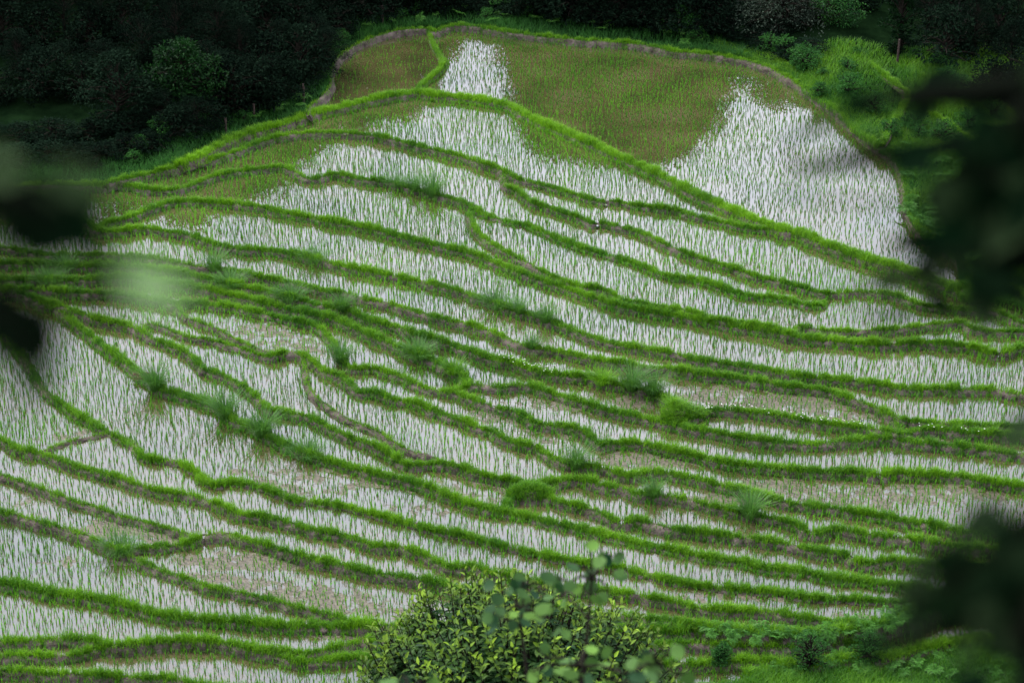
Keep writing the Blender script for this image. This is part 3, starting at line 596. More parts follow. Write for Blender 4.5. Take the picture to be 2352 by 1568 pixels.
# bushy mound
g = Geo()
for lx, ly, lr, lh, ln_ in ((0, 0, .42, .22, .34), (.42, -.05, .34, .14, .28), (.75, .02, .3, .08, .22), (-.25, -.2, .3, .1, .3), (.15, .28, .34, .12, .3), (-.1, .15, .2, .3, .42)):
    n = int(5200*lr*lr)+200; a = rng.uniform(0, 2*PI, n); rr = np.sqrt(rng.uniform(0, 1, n)); P = np.stack([lx+lr*rr*np.cos(a), ly+lr*rr*np.sin(a), lh*(1-rr**2)], -1)
    blades(g, P, ln_*rng.uniform(.35, 1.25, n), .015, rng.uniform(.3, 1.3, n), np.clip(.45+rng.normal(0, .25, n)+rng.normal(0, .1), 0, 1))
c = near_crest(P_('F 30,1290')[0]); o = obj('grass_mound', g.mesh('grass_mound', M_grass), loc=c-np.array([0, 0, .05])); tag(o, 'bushy bright grass mound bulging off a bund in the right half', 'grass mound')
g = Geo(); th = np.linspace(0, 2*PI, 14, endpoint=False); Vd = np.concatenate([[[0, 0, .3]], np.stack([.35*np.cos(th), .3*np.sin(th), 0*th+.24], -1), np.stack([.64*np.cos(th), .54*np.sin(th), 0*th-.15], -1)])
g.add(Vd, [[0, 1+i, 1+(i+1) % 14] for i in range(14)]); g2 = Geo(); g2.add(Vd, [[1+i, 15+i, 15+(i+1) % 14, 1+(i+1) % 14] for i in range(14)]); g.add(Vd, [[1+i, 15+i, 15+(i+1) % 14, 1+(i+1) % 14] for i in range(14)])
obj('soil', g.mesh('soil', M_bank, True), parent=o)
# knoll in the lower centre
g = Geo(); n = 3000; a = rng.uniform(0, 2*PI, n); rr = np.sqrt(rng.uniform(0, 1, n)); P = np.stack([.75*rr*np.cos(a), .42*rr*np.sin(a), .30*(1-rr**2)], -1)
blades(g, P, .22*rng.uniform(.5, 1.2, n), .016, rng.uniform(.2, .9, n), np.clip(.4+rng.normal(0, .2, n), 0, 1))
o2 = obj('grass_mound', g.mesh('grass_mound', M_grass), loc=near_crest(P_('H 1360,300')[0])-np.array([0, 0, .06])); tag(o2, 'rounded grassy knoll on the bund in the lower centre', 'grass mound')
obj('soil', o.children[0].data, parent=o2)
# reddish straw heap
g = Geo(); n = 500; P = np.stack([rng.normal(0, .14, n), rng.normal(0, .10, n), rng.uniform(0, .07, n)], -1)
leaves(g, P, np.stack([rng.normal(size=n), rng.normal(size=n), rng.normal(size=n)*.2], -1), .16, .02, .5, DV, DF)
q = near_crest(P_('D 990,1000')[0]); tag(obj('straw_heap', g.mesh('straw_heap', M_straw), loc=q), 'small reddish heap of dry straw beside a dark tuft at left', 'straw')
# white flowers
g = Geo()
for s0, s1, nf in (('E 1150,900', 'E 1560,985', 34), ('F 180,1210', 'F 560,1275', 26), ('F 560,1275', 'F 1300,1380', 40), ('F 1600,1385', 'F 2100,1425', 12), ('E 2190,1170', 'E 2260,1150', 14)):
    a, b = P_(s0)[0], P_(s1)[0]
    for _ in range(nf):
        q = near_crest(a+(b-a)*rng.uniform())+np.array([rng.normal(0, .12), rng.normal(0, .12), .16+rng.uniform(0, .10)])
        aa = np.linspace(0, 2*PI, 5, endpoint=False)+rng.uniform(0, 1); leaves(g, np.repeat(q[None], 5, 0), np.stack([np.cos(aa), np.sin(aa), .4+0*aa], -1), .028, .024, .7, DV, DF)
tag(obj('white_flowers', g.mesh('white_flowers', M_white)), 'scattered tiny white flowers on two bunds right of centre', 'flowers', kind='stuff')

# ------------------------------------------------------------------ trees and shrubs of the forest
def tree_meshes(h, r, nclump, per, leaf, seed, low=.12, lv=(DV, DF), trunk=True, droop=-.1, tone=.45):
    """returns (trunk, crown) meshes, base at the origin"""
    r_ = np.random.default_rng(seed); g = Geo(); tr = Geo()
    top = np.array([r_.normal(0, r*.12), r_.normal(0, r*.12), h*.86])
    axis = np.stack([np.linspace(0, top[0], 7), np.linspace(0, top[1], 7), np.linspace(-.4, top[2], 7)], -1); axis[1:-1, :2] += r_.normal(0, r*.05, (5, 2))
    tr.tube(axis, np.linspace(h*.022+.04, .03, 7), 8)
    for k in range(nclump):
        u = r_.uniform(low, 1); prof = math.sin(PI*min(1, (u-low)/(1-low)*.86+.14))**.6
        a = r_.uniform(0, 2*PI); rad = r*prof*r_.uniform(.35, 1.05); c = np.array([rad*math.cos(a), rad*math.sin(a), h*u])
        st = np.array([axis[int(u*5)][0], axis[int(u*5)][1], max(h*u*.75-.1, .1)])
        mid = (st+c)/2+np.array([0, 0, .1*r]); tr.tube(np.array([st, mid, c]), [.05, .03, .012], 5)
        cr = r*r_.uniform(.20, .38); m = int(per*r_.uniform(.6, 1.3))
        d = unit(r_.normal(size=(m, 3))); q = r_.uniform(.35, 1, m)**.5; O = c+d*(cr*q)[:, None]*np.array([1, 1, .7])
        D = d+np.array([0, 0, droop])+r_.normal(0, .5, (m, 3)); t = np.clip(tone+r_.normal(0, .22, m)+r_.normal(0, .14), 0, 1)
        leaves(g, O, D, leaf*r_.uniform(.6, 1.3, m), leaf*.5*r_.uniform(.7, 1.2, m), t, *lv)
    return tr, g
def make_tree(name, label, cat, group, mat, loc, **kw):
    tr, g = tree_meshes(**kw); o = empty(name, loc); tag(o, label, cat, group)
    obj('trunk', tr.mesh('trunk', M_bark, True), parent=o); obj('crown', g.mesh('crown', mat), parent=o); return o
FT = 'dark broadleaf tree in the shadowy forest behind the terraces'
FG = 'dark forest trees behind the terraces'
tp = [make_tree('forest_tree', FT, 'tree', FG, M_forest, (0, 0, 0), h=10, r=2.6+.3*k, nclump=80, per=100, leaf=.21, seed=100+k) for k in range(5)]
PB = np.array([(-200, 480), (150, 462), (300, 470), (385, 520), (620, 432), (668, 365), (870, 262), (1000, 240), (1015, 80), (1170, 80), (1185, 200), (1260, 315), (1400, 335), (1500, 352), (1590, 310), (1640, 200), (1665, 140), (1800, 150), (1900, 180), (2050, 240), (2600, 300)])
ZF = np.array([(-200, -1), (400, -.9), (660, -.5), (880, -.2), (1000, 0), (2600, 0)])
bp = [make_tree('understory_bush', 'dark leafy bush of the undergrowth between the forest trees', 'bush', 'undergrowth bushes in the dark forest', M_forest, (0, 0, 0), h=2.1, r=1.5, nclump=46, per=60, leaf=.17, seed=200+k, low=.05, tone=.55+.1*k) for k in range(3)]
bfirst = [True]*3
used = 0; first = [True]*5
for row, (s, stepx, cr) in enumerate(((3.4, 60, 0), (5.4, 78, 0), (9.5, 84, 0), (15, 90, 0), (21, 85, 0), (28, 90, 0), (38, 100, 0))):
    pxx = -140+row*17
    while pxx < 2500:
        q = floor_at(pxx, s+rng.uniform(-1.2, 1.2)); d = math.hypot(q[0], q[1]); pb = np.interp(pxx, PB[:, 0], PB[:, 1]); zf = np.interp(pxx, ZF[:, 0], ZF[:, 1])
        dr = raydir(pxx, pb); tan = -dr[2]/math.hypot(dr[0], dr[1]); ztop = tan*d-CH+2*zf
        if pxx > 1980: ztop = max(ztop, 4)
        hgt = ztop-q[2]-rng.uniform(0, .5)
        if (pxx > 1820 and s < 14) or (pxx > 1960 and s < 20): pxx += 40; continue
        if hgt > 1.3:
            k = rng.integers(0, 5); hgt = min(hgt, 17); xy = max(hgt*.95, 3.4)/10*rng.uniform(.9, 1.15)
            if 950 < pxx < 1240 or 1600 < pxx < 1720: xy *= .38
            if first[k]: o = tp[k]; first[k] = False; o.location = q; o.rotation_euler[2] = rng.uniform(0, 6)
            else: o = dup(tp[k], q, rng.uniform(0, 6))
            o.scale = (xy, xy, hgt/10/.95); used += 1
        if s < 30:
            q2 = floor_at(pxx+stepx*.5, s-1.0); hu = min(2.3, max(.7, ztop-q2[2]-.3))*rng.uniform(.7, 1); k = rng.integers(0, 3)
            if bfirst[k]: o = bp[k]; bfirst[k] = False; o.location = q2
            else: o = dup(bp[k], q2, rng.uniform(0, 6))
            o.scale = (max(hu/2, .75),)*2+(hu/2,)
        pxx += stepx*rng.uniform(.8, 1.2)*(.7 if 1000 < pxx < 1700 else 1)
print('forest trees', used)
# special trees and shrubs
def spec(s, sback, name, label, cat, mat, h, r, **kw):
    p = P_(s)[0]; q = floor_at(p[0], sback); return make_tree(name, label, cat, None, mat, q, h=h, r=r, **kw)
spec('A 1250,800', 4.5, 'small_tree', 'brighter green bushy small tree at the foot of the dark forest on the left', 'tree', M_forest2, 3.3, 1.7, nclump=60, per=80, leaf=.17, seed=31, low=.1, tone=.5)
spec('A 820,900', 5, 'small_tree', 'dull blue-green bushy tree left of the brighter small tree', 'tree', M_forest, 3.2, 1.5, nclump=55, per=80, leaf=.16, seed=32, low=.1, tone=.9)
spec('C 700,200', 5.0, 'silvery_shrub', 'large shrub with pale silvery shoots behind the top right bank', 'shrub', M_pale, 2.3, 2.2, nclump=90, per=90, leaf=.13, seed=33, low=.05, tone=.12)
spec('C 1440,300', 12.7, 'climber_covered_trunk', 'dark trunk wrapped in climbers at the right forest edge', 'tree', M_forest2, 4.2, .8, nclump=50, per=80, leaf=.14, seed=34, low=.02, tone=.1)
spec('C 80,200', 2.6, 'shrub', 'low dull shrub left of the silvery shrub behind the large paddy', 'shrub', M_verge, 1.5, 1.1, nclump=40, per=70, leaf=.12, seed=35, low=.05, tone=.15)
spec('C 1050,260', 9.5, 'shrub', 'mid green bush right of the silvery shrub', 'shrub', M_verge, 1.5, 1.2, nclump=44, per=70, leaf=.12, seed=36, low=.05, tone=.3)
# bare twiggy shrub
g = Geo(); r_ = np.random.default_rng(5)
for k in range(46):
    a = r_.uniform(0, 2*PI); d = unit(np.array([math.cos(a), math.sin(a), r_.uniform(.3, 1.6)])); P = [np.zeros(3)]
    for j in range(6): d = unit(d+r_.normal(0, .3, 3)); P.append(P[-1]+d*.42)
    g.tube(P, np.linspace(.022, .004, 7), 5)
tag(obj('bare_shrub', g.mesh('bare_shrub', M_twig), loc=floor_at(P_('C 1750,300')[0][0], 23)), 'leafless grey twiggy shrub at the right forest edge', 'shrub')
# posts
def post(p, h, lb):
    g = Geo(); g.tube(np.array([[0, 0, -.1], [.01, 0, h*.5], [.02, .01, h]]), [.06, .055, .05], 9); g.add(np.array([[.02+.05*math.cos(t), .01+.05*math.sin(t), h] for t in np.linspace(0, 2*PI, 9, endpoint=False)]), [list(range(9))])
    tag(obj('wooden_post', g.mesh('wooden_post', M_wood), loc=p), lb, 'post', 'old wooden fence posts')
post(floor_at(P_('C 1440,400')[0][0], 11.2), 1.2, 'weathered post below the climber-covered trunk'); post(floor_at(P_('A 2030,400')[0][0], 1.4), .9, 'dark thin post on the verge left of the small brown pond')
post(floor_at(P_('A 1510,830')[0][0], .8), .7, 'short stump of a post below the brighter small tree'); post(floor_at(P_('B 385,150')[0][0], 1.5), .9, 'dark post behind the small brown pond'); post(floor_at(P_('A 1700,690')[0][0], 1.3), .7, 'stubby post halfway along the left verge')
# verge vegetation: tall grass strip (stuff) and leafy weeds
g = Geo(); n = 60000; pp = rng.uniform(-160, 2500, n); ss = rng.uniform(0, 1, n)**1.4*3.2
x = np.interp(pp, pxs, floor_b[:, 0]); y = np.interp(pp, pxs, floor_b[:, 1]); zb_ = np.interp(pp, pxs, zbs); rr = np.interp(pp, pxs, rightness); dl = np.hypot(x, y)
X = x+x/dl*ss; Y = y+y/dl*ss; Z = floor_z(zb_, ss, rr, X, Y); nn = vnoise(X, Y, 1.3, 21)
kp = rng.uniform(size=n) < .3+nn
blades(g, np.stack([X, Y, Z-.03], -1)[kp], (.18+.4*nn*rng.uniform(.4, 1.2, n))[kp], .022, rng.uniform(.2, .9, kp.sum()), np.clip(.55-.14*ss[kp]+rng.normal(0, .2, kp.sum()), 0, 1))
tag(obj('verge_grass', g.mesh('verge_grass', M_verge)), 'rank green grass and weeds along the edge of the forest', 'grass', kind='stuff')
# lush grass on the broad bank behind the large paddy on the right
g = Geo(); n = 42000; pp = rng.uniform(1640, 2080, n); ss = rng.uniform(0, 1.5, n)
x = np.interp(pp, pxs, floor_b[:, 0]); y = np.interp(pp, pxs, floor_b[:, 1]); zb_ = np.interp(pp, pxs, zbs); rr = np.interp(pp, pxs, rightness); dl = np.hypot(x, y)
X = x+x/dl*ss; Y = y+y/dl*ss; Z = floor_z(zb_, ss, rr, X, Y)
blades(g, np.stack([X, Y, Z-.02], -1), .22*rng.uniform(.5, 1.2, n), .018, rng.uniform(.2, .9, n), np.clip(.5+rng.normal(0, .2, n), 0, 1))
tag(obj('bank_grass', g.mesh('bank_grass', M_grass)), 'bright green grass on the broad bank behind the large top paddy', 'grass', kind='stuff')
# grass over the right bank and the slope at bottom right
g = Geo(); n = 120000; pp = rng.uniform(1840, 2515, n); yy_ = rng.uniform(115, 680, n); m = (L_at(pp, yy_) == FOREST); pp, yy_ = pp[m], yy_[m]
pt = at_z(pp, yy_, .5+0*pp); nn = vnoise(pt[:, 0], pt[:, 1], 1.6, 40); bxx = np.interp(pp, pxs, floor_b[:, 0]); byy = np.interp(pp, pxs, floor_b[:, 1]); pt[:, 2] = floor_z(np.interp(pp, pxs, zbs), np.maximum(np.hypot(pt[:, 0], pt[:, 1])-np.hypot(bxx, byy), 0), np.interp(pp, pxs, rightness), pt[:, 0], pt[:, 1])-.02
blades(g, pt, .2+.35*nn*rng.uniform(.5, 1.1, len(pt)), .02, rng.uniform(.2, .9, len(pt)), np.clip(-.1+.6*nn+rng.normal(0, .18, len(pt)), 0, 1))
n = 60000; pp = rng.uniform(1650, 2515, n); yy_ = rng.uniform(1380, 1690, n); m = (L_at(pp, yy_) == SLOPE); pp, yy_ = pp[m], yy_[m]
pt = at_z(pp, yy_, zl[SLOPE]+0*pp); nn = vnoise(pt[:, 0], pt[:, 1], 1.1, 41); pt[:, 2] = zl[SLOPE]+.05+.25*vnoise(pt[:, 0], pt[:, 1], 2.2, 9)-.02
blades(g, pt, .1+.35*nn*rng.uniform(.5, 1.1, len(pt)), .016, rng.uniform(.2, .9, len(pt)), np.clip(-.1+.5*nn+rng.normal(0, .18, len(pt)), 0, 1))
tag(obj('slope_grass', g.mesh('slope_grass', M_grass)), 'rough grass covering the right bank and the bottom right slope', 'grass', kind='stuff')
# ferns
def fern_mesh(seed, nf=9, L=.5):
    r_ = np.random.default_rng(seed); g = Geo()
    for k in range(nf):
        a = 2*PI*k/nf+r_.uniform(-.3, .3); ln = L*r_.uniform(.7, 1.2); t = np.linspace(0, 1, 9)
        dx, dy = math.cos(a), math.sin(a); P = np.stack([dx*ln*t, dy*ln*t, ln*(.75*t-.75*t**2)*1.1+.05], -1); g.tube(P, np.linspace(.006, .002, 9), 4, .3)
        tt = np.linspace(.12, 1, 15); C = np.stack([dx*ln*tt, dy*ln*tt, ln*(.75*tt-.75*tt**2)*1.1+.055], -1); w = .36*ln*np.sin(PI*np.clip(tt*.9+.12, 0, 1))**.8
        for sg in (-1, 1):
            D = np.stack([-dy*sg+dx*.45+0*tt, dx*sg+dy*.45+0*tt, -.12+0*tt], -1)
            leaves(g, C, D, w, .024, np.clip(.5+r_.normal(0, .2, 15), 0, 1), DV, DF, N=np.tile([0., 0, 1], (15, 1))+r_.normal(0, .15, (15, 3)))
    return g.mesh('fern', M_fern)
fm = [fern_mesh(k) for k in range(4)]
def fern(p, sc, lb, grp):
    o = obj('fern', fm[rng.integers(0, 4)], loc=p); o.rotation_euler = (rng.normal(0, .25), rng.normal(0, .25), rng.uniform(0, 6)); o.scale = (sc, sc, sc*rng.uniform(.9, 1.5)); tag(o, lb, 'fern', grp)
for k in range(120):
    px_, py_ = rng.uniform(2085, 2330), rng.uniform(300, 600)
    if L_at(px_, py_) != FOREST: continue
    p = at_z(px_, py_, .5); p[2] = .22+.25*rng.uniform(); fern(p, rng.uniform(.6, 1.0), 'bluish green fern in the thick patch on the right bank beside the largest paddy', 'ferns on the right bank')
fl = P_('I 230,1210 400,1215 600,1228 800,1235 1000,1228 1250,1195 1450,1145 1600,1085 1720,1030 1850,995')
fl = resample(fl, 10)
for k in range(110):
    p = near_crest(fl[rng.integers(0, len(fl))]+rng.normal(0, 3, 2))+np.array([rng.normal(0, .12), rng.normal(0, .16), -.04+rng.uniform(0, .08)])
    fern(p, rng.uniform(.4, .7), 'light green fern growing along the bund right of the leafy shrub', 'ferns along the lower right bund')
for k in range(110):
    px_, py_ = rng.uniform(1690, 2352), rng.uniform(1440, 1566)
    if L_at(px_, py_) != SLOPE: continue
    p = at_z(px_, py_, zl[SLOPE]); p[2] += .2; fern(p, rng.uniform(.35, .65), 'light green fern on the weedy slope in the bottom right corner', 'ferns on the bottom right slope')
for k in range(34):
    px_ = rng.uniform(560, 1700); q = floor_at(px_, rng.uniform(.5, 2.2)); fern(q+np.array([0, 0, .15]), rng.uniform(.5, .8), 'dark green fern in the verge between the paddies and the forest', 'ferns in the forest verge')
# small bushes at lower right
for s, sc, lb in (('I 890,1400', 1.0, 'small round bush standing on the bund at lower right'), ('I 1290,1370', .85, 'darker small bush right of the small round bush'), ('I 320,1500', .6, 'little leafy bush at the bottom edge left of the weedy slope')):
    p = near_crest(P_(s)[0]); tr, g = tree_meshes(1.05*sc, .55*sc, 46, 60, .055, 61+int(sc*10), low=.05, tone=.35)
    o = empty('small_bush', p); tag(o, lb, 'bush', 'small bushes at lower right'); obj('stem', tr.mesh('stem', M_bark), parent=o); obj('foliage', g.mesh('foliage', M_verge), parent=o)
for k in range(26):       # weeds of the left verge
    if k == 0:
        tr, g = tree_meshes(1.0, .6, 30, 60, .10, 71, low=.03, tone=.45); w0 = empty('verge_weed', (0, 0, 0)); tag(w0, 'leafy green weed bush in the verge between the paddies and the forest', 'weed', 'weed bushes in the forest verge')
        obj('stem', tr.mesh('stem', M_bark), parent=w0); obj('foliage', g.mesh('foliage', M_verge), parent=w0)
    q = floor_at(rng.uniform(300, 2000), rng.uniform(.9, 3.0)); sc = rng.uniform(.5, 1.1)
    if k == 0: w0.location = q; w0.scale = (sc,)*3
    else: dup(w0, q, rng.uniform(0, 6), sc)

for k in range(22):       # bushes on the green slope at the upper right
    px_, py_ = rng.uniform(1880, 2330), rng.uniform(130, 340)
    if L_at(px_, py_) != FOREST: continue
    q = at_z(px_, py_, .5); q[2] = .4; sc = rng.uniform(.5, 1.0)
    dup(w0, q, rng.uniform(0, 6), sc, 'leafy green bush on the stepped grassy slope at the upper right', 'bushes on the upper right slope')

# ------------------------------------------------------------------ leafy shrub in the lower centre
r_ = np.random.default_rng(12)
cen = at_d(1180, 1700, 27.0); R = np.array([2.3, 2.0, 2.12]); gz = ground_z(cen[0], cen[1])
root = empty('leafy_shrub', (cen[0], cen[1], gz)); base = np.array(root.location)
tag(root, 'large glossy shrub with yellow-green shoot tips in the lower centre', 'shrub')
st = Geo(); lf = Geo(); n = 2100
zz = r_.uniform(-.35, 1, n); aa = r_.uniform(0, 2*PI, n); hr = np.sqrt(1-zz**2); dirs = np.stack([hr*np.cos(aa), hr*np.sin(aa), zz], -1)
lump = .84+.18*vnoise(aa*2.2, zz*3, 1, 4)+r_.uniform(-.07, .08, n)
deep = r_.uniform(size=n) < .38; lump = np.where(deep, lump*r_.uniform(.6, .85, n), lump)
tips = cen+dirs*R*lump[:, None]
for k in range(9):
    a = 2*PI*k/9; e = cen+np.array([1.1*math.cos(a), 1.0*math.sin(a), .2]); st.tube(np.array([base+[.08*math.cos(a), .08*math.sin(a), -.1], (base*.6+e*.4), e])-base, [.07, .045, .02], 7)
for k in range(n):
    up = unit(dirs[k]*.6+np.array([0, 0, .9])+r_.normal(0, .16, 3)); ln = r_.uniform(.28, .5); P = np.stack([tips[k]-up*ln*(1-t)-dirs[k]*.15*(1-t) for t in (0, .5, 1)]); st.tube(P-base, [.011, .008, .004], 4)
    m = r_.integers(10, 17); t = np.linspace(0, 1, m); ang = np.arange(m)*2.4+r_.uniform(0, 6)
    A = unit(np.cross(up, [0, .3, 1.])); Bv = np.cross(up, A); rad = np.cos(ang)[:, None]*A+np.sin(ang)[:, None]*Bv
    D = rad*(1.0-.35*t[:, None]**2)+up*(.15+.6*t[:, None]**2)+np.array([0, 0, -.2])*(1-t[:, None])
    O = P[0]+(P[2]-P[0])*t[:, None]
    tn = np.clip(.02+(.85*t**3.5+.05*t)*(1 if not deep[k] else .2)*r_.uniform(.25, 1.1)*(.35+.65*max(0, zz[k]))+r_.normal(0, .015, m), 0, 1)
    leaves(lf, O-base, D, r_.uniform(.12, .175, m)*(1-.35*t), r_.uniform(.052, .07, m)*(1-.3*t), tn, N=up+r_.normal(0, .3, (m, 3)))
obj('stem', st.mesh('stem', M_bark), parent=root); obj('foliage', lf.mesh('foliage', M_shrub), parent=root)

# ------------------------------------------------------------------ round-leaved saplings nearer the camera
def sapling(label, dist, path, sprigs, tone=.4, nl=5, lsize=.056):
    P = np.array([at_d(x, y, dist+dd) for x, y, dd in path]); g0 = at_d(path[-1][0], path[-1][1]+150, dist); bz = ground_z(P[-1][0], P[-1][1])
    foot = np.array([P[-1][0], P[-1][1], bz]); root = empty('sapling', foot); tag(root, label, 'sapling', 'round-leaved saplings in front of the terraces')
    P = np.vstack([P, foot-[0, 0, .05]]); s = Geo(); l = Geo(); s.tube(P[::-1]-foot, np.linspace(.012, .004, len(P)), 6)
    for (x, y, rx, ry, n) in sprigs:
        c = at_d(x, y, dist+rng.uniform(-.2, .2)); d = np.linalg.norm(P[:-1]-c, axis=1); q = P[d.argmin()]
        s.tube(np.array([q, (q+c)/2+[0, 0, .02], c])-foot, [.006, .005, .003], 5)
        for _ in range(max(2, int(n*.6))):
            e = at_d(x+rng.normal(0, rx), y+rng.normal(0, ry), dist+rng.normal(0, .15)); s.tube(np.array([c, (e+c)/2, e])-foot, .0022, 4)
            D = np.array([[rng.normal(0, .8), rng.normal(0, .5)-.2, rng.normal(-.25, .35)]]); Nn = np.array([[rng.normal(0, .6), -.5+rng.normal(0, .5), .7+rng.normal(0, .4)]])
            leaves(l, (e-foot)[None], D, lsize*rng.uniform(.7, 1.2), lsize*rng.uniform(.65, 1.0), float(np.clip(tone+rng.normal(0, .28), 0, 1)), RV, RF, N=Nn)
    obj('stem', s.mesh('stem', M_bark), parent=root); obj('foliage', l.mesh('foliage', M_sap), parent=root)
sapling('tall slender sapling with round leaves rising above the leafy shrub', 8.0, [(1358, 1245, 0), (1359, 1330, 0), (1352, 1420, 0), (1345, 1500, 0), (1335, 1600, 0), (1330, 1750, 0)],
        [(1355, 1242, 18, 12, 4), (1385, 1272, 26, 8, 3), (1405, 1278, 14, 8, 3), (1330, 1300, 22, 14, 4), (1390, 1315, 22, 10, 2), (1310, 1335, 26, 14, 4), (1340, 1350, 26, 14, 5), (1400, 1355, 26, 10, 3), (1290, 1370, 26, 14, 5)], .35)
sapling('bushier round-leaved sapling spreading over the centre of the leafy shrub', 8.4, [(1205, 1345, 0), (1200, 1400, 0), (1196, 1440, 0), (1205, 1500, 0), (1215, 1600, 0), (1220, 1750, 0)],
        [(1150, 1358, 26, 14, 6), (1200, 1345, 28, 12, 7), (1250, 1350, 26, 14, 7), (1170, 1395, 30, 16, 7), (1230, 1390, 34, 16, 8), (1140, 1425, 24, 14, 6), (1200, 1430, 34, 14, 7), (1260, 1420, 26, 14, 4), (1240, 1360, 40, 20, 8)], .3)
sapling('low round-leaved sapling at the bottom edge right of the shrub', 7.6, [(1330, 1530, 0), (1335, 1600, 0), (1340, 1750, 0)],
        [(1350, 1480, 26, 20, 6), (1310, 1520, 30, 20, 7), (1360, 1540, 40, 14, 8), (1220, 1540, 30, 14, 6), (1250, 1510, 26, 16, 5), (1430, 1545, 34, 14, 6)], .45)
sapling('blurred round-leaved sapling at the bottom edge beyond the right side of the shrub', 6.5, [(1510, 1530, 0), (1512, 1600, 0), (1515, 1750, 0)],
        [(1500, 1505, 26, 16, 6), (1540, 1500, 22, 16, 5), (1460, 1540, 26, 12, 5), (1530, 1545, 24, 12, 5), (1410, 1560, 26, 10, 4)], .4)
sapling('pale leafy sprig poking up at the bottom edge left of centre', 6.5, [(940, 1590, 0), (945, 1650, 0), (950, 1750, 0)],
        [(930, 1552, 22, 8, 5), (990, 1562, 22, 8, 4), (900, 1568, 16, 8, 3)], .5)

# ------------------------------------------------------------------ out-of-focus trees beside the camera
def near_tree(label, trunk_xy, branches, lv, kd):
    bz = ground_z(*trunk_xy); foot = np.array([trunk_xy[0], trunk_xy[1], bz]); root = empty('overhanging_tree', foot); tag(root, label, 'tree')
    s = Geo(); l = Geo(); topz = 33.9
    tk = np.array([[foot[0], foot[1], bz-.2], [foot[0]+.03, foot[1], (bz+topz)/2], [foot[0], foot[1]+.03, topz]]); s.tube(tk-foot, [.09, .07, .04], 10)
    for (pts, dist, n, spread, lsz, tone) in branches:
        n = int(n*.34); lsz *= 1.15; tone += .008
        dist *= kd; lsz *= kd
        P = np.array([at_d(x, y, dist) for x, y in pts]); zc = P[0][2]+.05
        st = np.array([foot[0], foot[1], min(max(zc, bz+.3), topz)]); Q = np.vstack([st, P]); s.tube(Q-foot, np.linspace(.018, .003, len(Q)), 7)
        for k in range(n):
            t = rng.uniform(0, len(P)-1); i = min(int(t), len(P)-2); c = P[i]+(P[i+1]-P[i])*(t-i); e = c+rng.normal(0, spread*dist/FOC, 3)
            s.tube(np.array([c, e])-foot, .0012, 4)
            D = np.array([[rng.normal(0, 1), rng.normal(0, .5), rng.normal(-.2, .6)]])
            leaves(l, (e-foot)[None], D, lsz*rng.uniform(.7, 1.2), lsz*.5*rng.uniform(.8, 1.2), float(np.clip(tone+rng.normal(0, .03), 0, 1)), N=np.array([[rng.normal(0, .4), -.9, .6]]))
    for (x, y, dist, L, ang, wd, tone) in lv:
        dist *= kd
        c = at_d(x, y, dist); dv = np.array([math.cos(ang), .1, -math.sin(ang)]); LL = L*dist/FOC
        leaves(l, (c-dv*LL/2-foot)[None], dv[None], LL, LL*wd, tone, N=np.array([[0, -1., .35]]))
        s.tube(np.array([c-dv*LL/2, c-dv*LL*.5-[0, 0, .02], (c*.75+np.array([foot[0], foot[1], c[2]])*.25)])-foot, .0015, 4)
    obj('trunk', s.mesh('trunk', M_nearbark, True), parent=root); obj('foliage', l.mesh('foliage', M_near), parent=root)
near_tree('blurred dark branches and leaves hanging in from the right beside the camera', (.75, 1.0),
 [([(2420, 200), (2200, 215), (2080, 220), (1960, 240)], 1.9, 9, 26, .042, .0), ([(2450, 300), (2250, 330), (2050, 350), (1900, 375)], 1.9, 10, 22, .038, .03),
  ([(2450, 450), (2330, 480), (2230, 560), (2120, 610)], 1.9, 26, 45, .05, .02), ([(2450, 620), (2400, 600), (2340, 480), (2300, 380)], 1.8, 40, 45, .05, .0), ([(2450, 230), (2400, 260), (2370, 350), (2330, 500)], 1.8, 34, 45, .05, .0),
  ([(2450, 1150), (2330, 1260), (2240, 1310), (2180, 1330)], 1.9, 30, 40, .05, .02), ([(2450, 1300), (2330, 1400), (2200, 1440), (2090, 1470)], 1.9, 26, 30, .05, .03), ([(2450, 1350), (2340, 1450), (2330, 1560)], 1.8, 30, 50, .055, .01),
  ([(2460, 560), (2400, 520), (2330, 560), (2250, 590)], 1.8, 40, 50, .06, .0), ([(2460, 420), (2400, 380), (2340, 400), (2270, 420)], 1.8, 40, 55, .06, .0), ([(2460, 240), (2400, 250), (2340, 270), (2280, 280)], 1.8, 14, 40, .05, .0), ([(2460, 1500), (2400, 1520), (2340, 1500)], 1.8, 40, 60, .06, .0), ([(2450, 880), (2400, 900), (2370, 960)], 1.8, 10, 22, .045, .02), ([(2450, 1180), (2360, 1200), (2310, 1240)], 1.7, 20, 40, .05, .01)],
 [(1975, 235, 1.9, 120, -.5, .5, .0), (2060, 640, 1.9, 190, -.1, .3, .10), (2060, 720, 2.0, 110, .2, .3, .05), (1900, 378, 1.9, 170, -.1, .25, .08), (2105, 560, 1.9, 130, 0, .4, .02), (1880, 290, 2.1, 140, -.3, .22, .12), (2240, 540, 1.9, 120, .3, .45, .12), (2190, 540, 1.6, 150, .2, .5, .0), (2200, 1290, 1.9, 210, .2, .45, .01), (2260, 1340, 1.9, 190, -.6, .5, .02), (2060, 1475, 1.9, 200, .12, .28, .02), (2170, 1400, 1.8, 170, .7, .45, .01), (2300, 1440, 1.9, 220, 1.2, .5, .0), (2320, 1240, 1.9, 160, .4, .5, .03), (2250, 400, 1.9, 230, -.3, .5, .01), (2180, 470, 1.9, 200, .4, .45, .02), (2310, 330, 1.9, 200, 1.0, .5, .0), (2310, 520, 1.9, 240, .3, .55, .01)], .74)
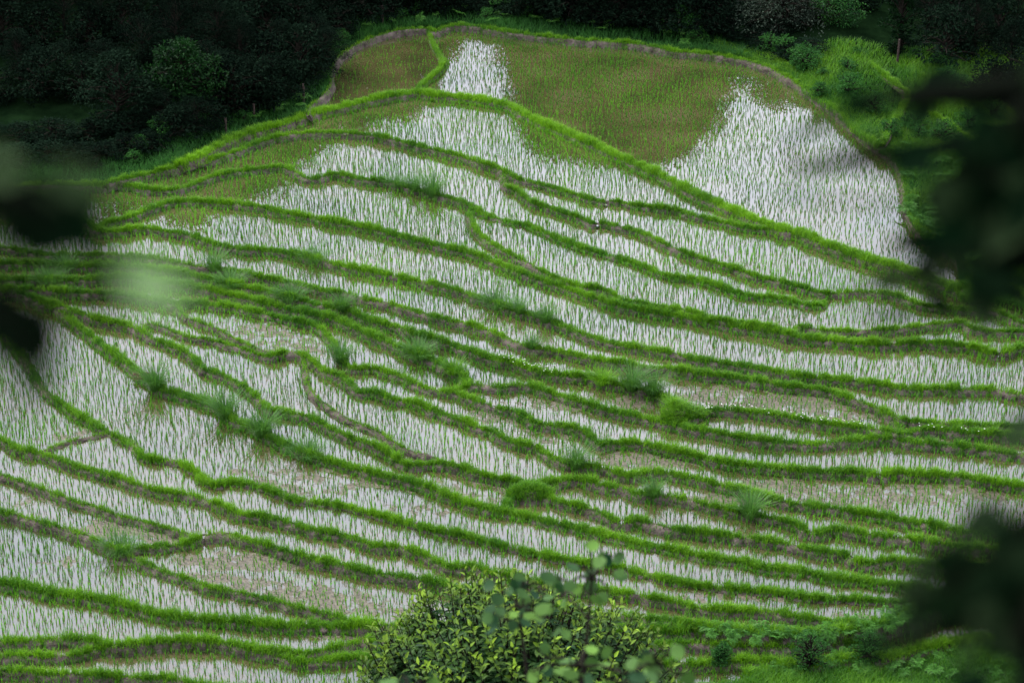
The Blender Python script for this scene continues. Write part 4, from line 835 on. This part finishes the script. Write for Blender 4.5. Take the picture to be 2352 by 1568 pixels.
near_tree('blurred dark and pale leaves hanging in from the left beside the camera', (-.72, .85),
 [([(-90, 420), (0, 440), (90, 470), (160, 520)], 1.15, 16, 34, .026, .01), ([(-90, 700), (-10, 720), (60, 760), (80, 830)], 1.15, 16, 30, .026, .01)],
 [(355, 655, 1.15, 205, .5, .5, .85), (300, 640, 1.2, 120, .3, .5, .35), (165, 425, 1.15, 190, .15, .5, .13), (0, 385, 1.1, 100, .3, .6, .35), (165, 525, 1.15, 230, .6, .7, .0), (60, 470, 1.15, 280, .2, .7, .0), (160, 470, 1.2, 220, .1, .6, .01), (0, 440, 1.2, 260, .1, .6, .0), (250, 590, 1.2, 110, .9, .5, .04), (70, 770, 1.15, 230, 1.3, .8, .0), (20, 730, 1.15, 230, .4, .8, .0), (90, 880, 1.15, 140, 1.2, .55, .08), (95, 570, 1.25, 170, .2, .5, .01), (60, 800, 1.2, 180, 1.0, .7, .0)], .68)

# ------------------------------------------------------------------ sky, sun, camera
w = bpy.data.worlds.new('World'); scene.world = w; w.use_nodes = True; nt = w.node_tree; N = nt.nodes; L = nt.links
bg = N['Background']; sky = N.new('ShaderNodeTexSky'); sky.sky_type = 'NISHITA'; sky.sun_disc = False
SE, SR = math.radians(52), math.radians(-50)
sky.sun_elevation = SE; sky.sun_rotation = SR
tc = N.new('ShaderNodeTexCoord'); no = N.new('ShaderNodeTexNoise'); no.inputs['Scale'].default_value = 3.4; no.inputs['Detail'].default_value = 6
L.new(tc.outputs['Generated'], no.inputs['Vector'])
cr = N.new('ShaderNodeValToRGB'); cr.color_ramp.elements[0].position = .3; cr.color_ramp.elements[1].position = .7
cr.color_ramp.elements[0].color = (5.2, 5.4, 6.9, 1); cr.color_ramp.elements[1].color = (8.8, 8.9, 10.6, 1); L.new(no.outputs['Fac'], cr.inputs[0])
mx = N.new('ShaderNodeMix'); mx.data_type = 'RGBA'; mx.inputs[0].default_value = .88
L.new(sky.outputs[0], mx.inputs[6]); L.new(cr.outputs[0], mx.inputs[7]); L.new(mx.outputs[2], bg.inputs['Color']); bg.inputs['Strength'].default_value = .12
sd = bpy.data.lights.new('sun', 'SUN'); sd.energy = 1.5; sd.angle = math.radians(14); sd.color = (1, .96, .9)
so = bpy.data.objects.new('sun', sd); COL.objects.link(so); so.rotation_euler = (PI/2-SE, 0, PI-SR) 
so.location = (0, 40, 60)
cam = bpy.data.cameras.new('camera'); co = bpy.data.objects.new('camera', cam); COL.objects.link(co); co.location = (0, 0, CH); co.rotation_euler = (PI/2-PITCH, 0, 0)
cam.sensor_width = 36; cam.lens = FOC/2352*36; cam.clip_end = 2000; cam.clip_start = .05
cam.dof.use_dof = True; cam.dof.focus_distance = 66; cam.dof.aperture_fstop = cam.lens/19
scene.camera = co
scene.view_settings.view_transform = 'Standard'; scene.view_settings.look = 'None'; scene.view_settings.exposure = 1.42; scene.view_settings.gamma = 1
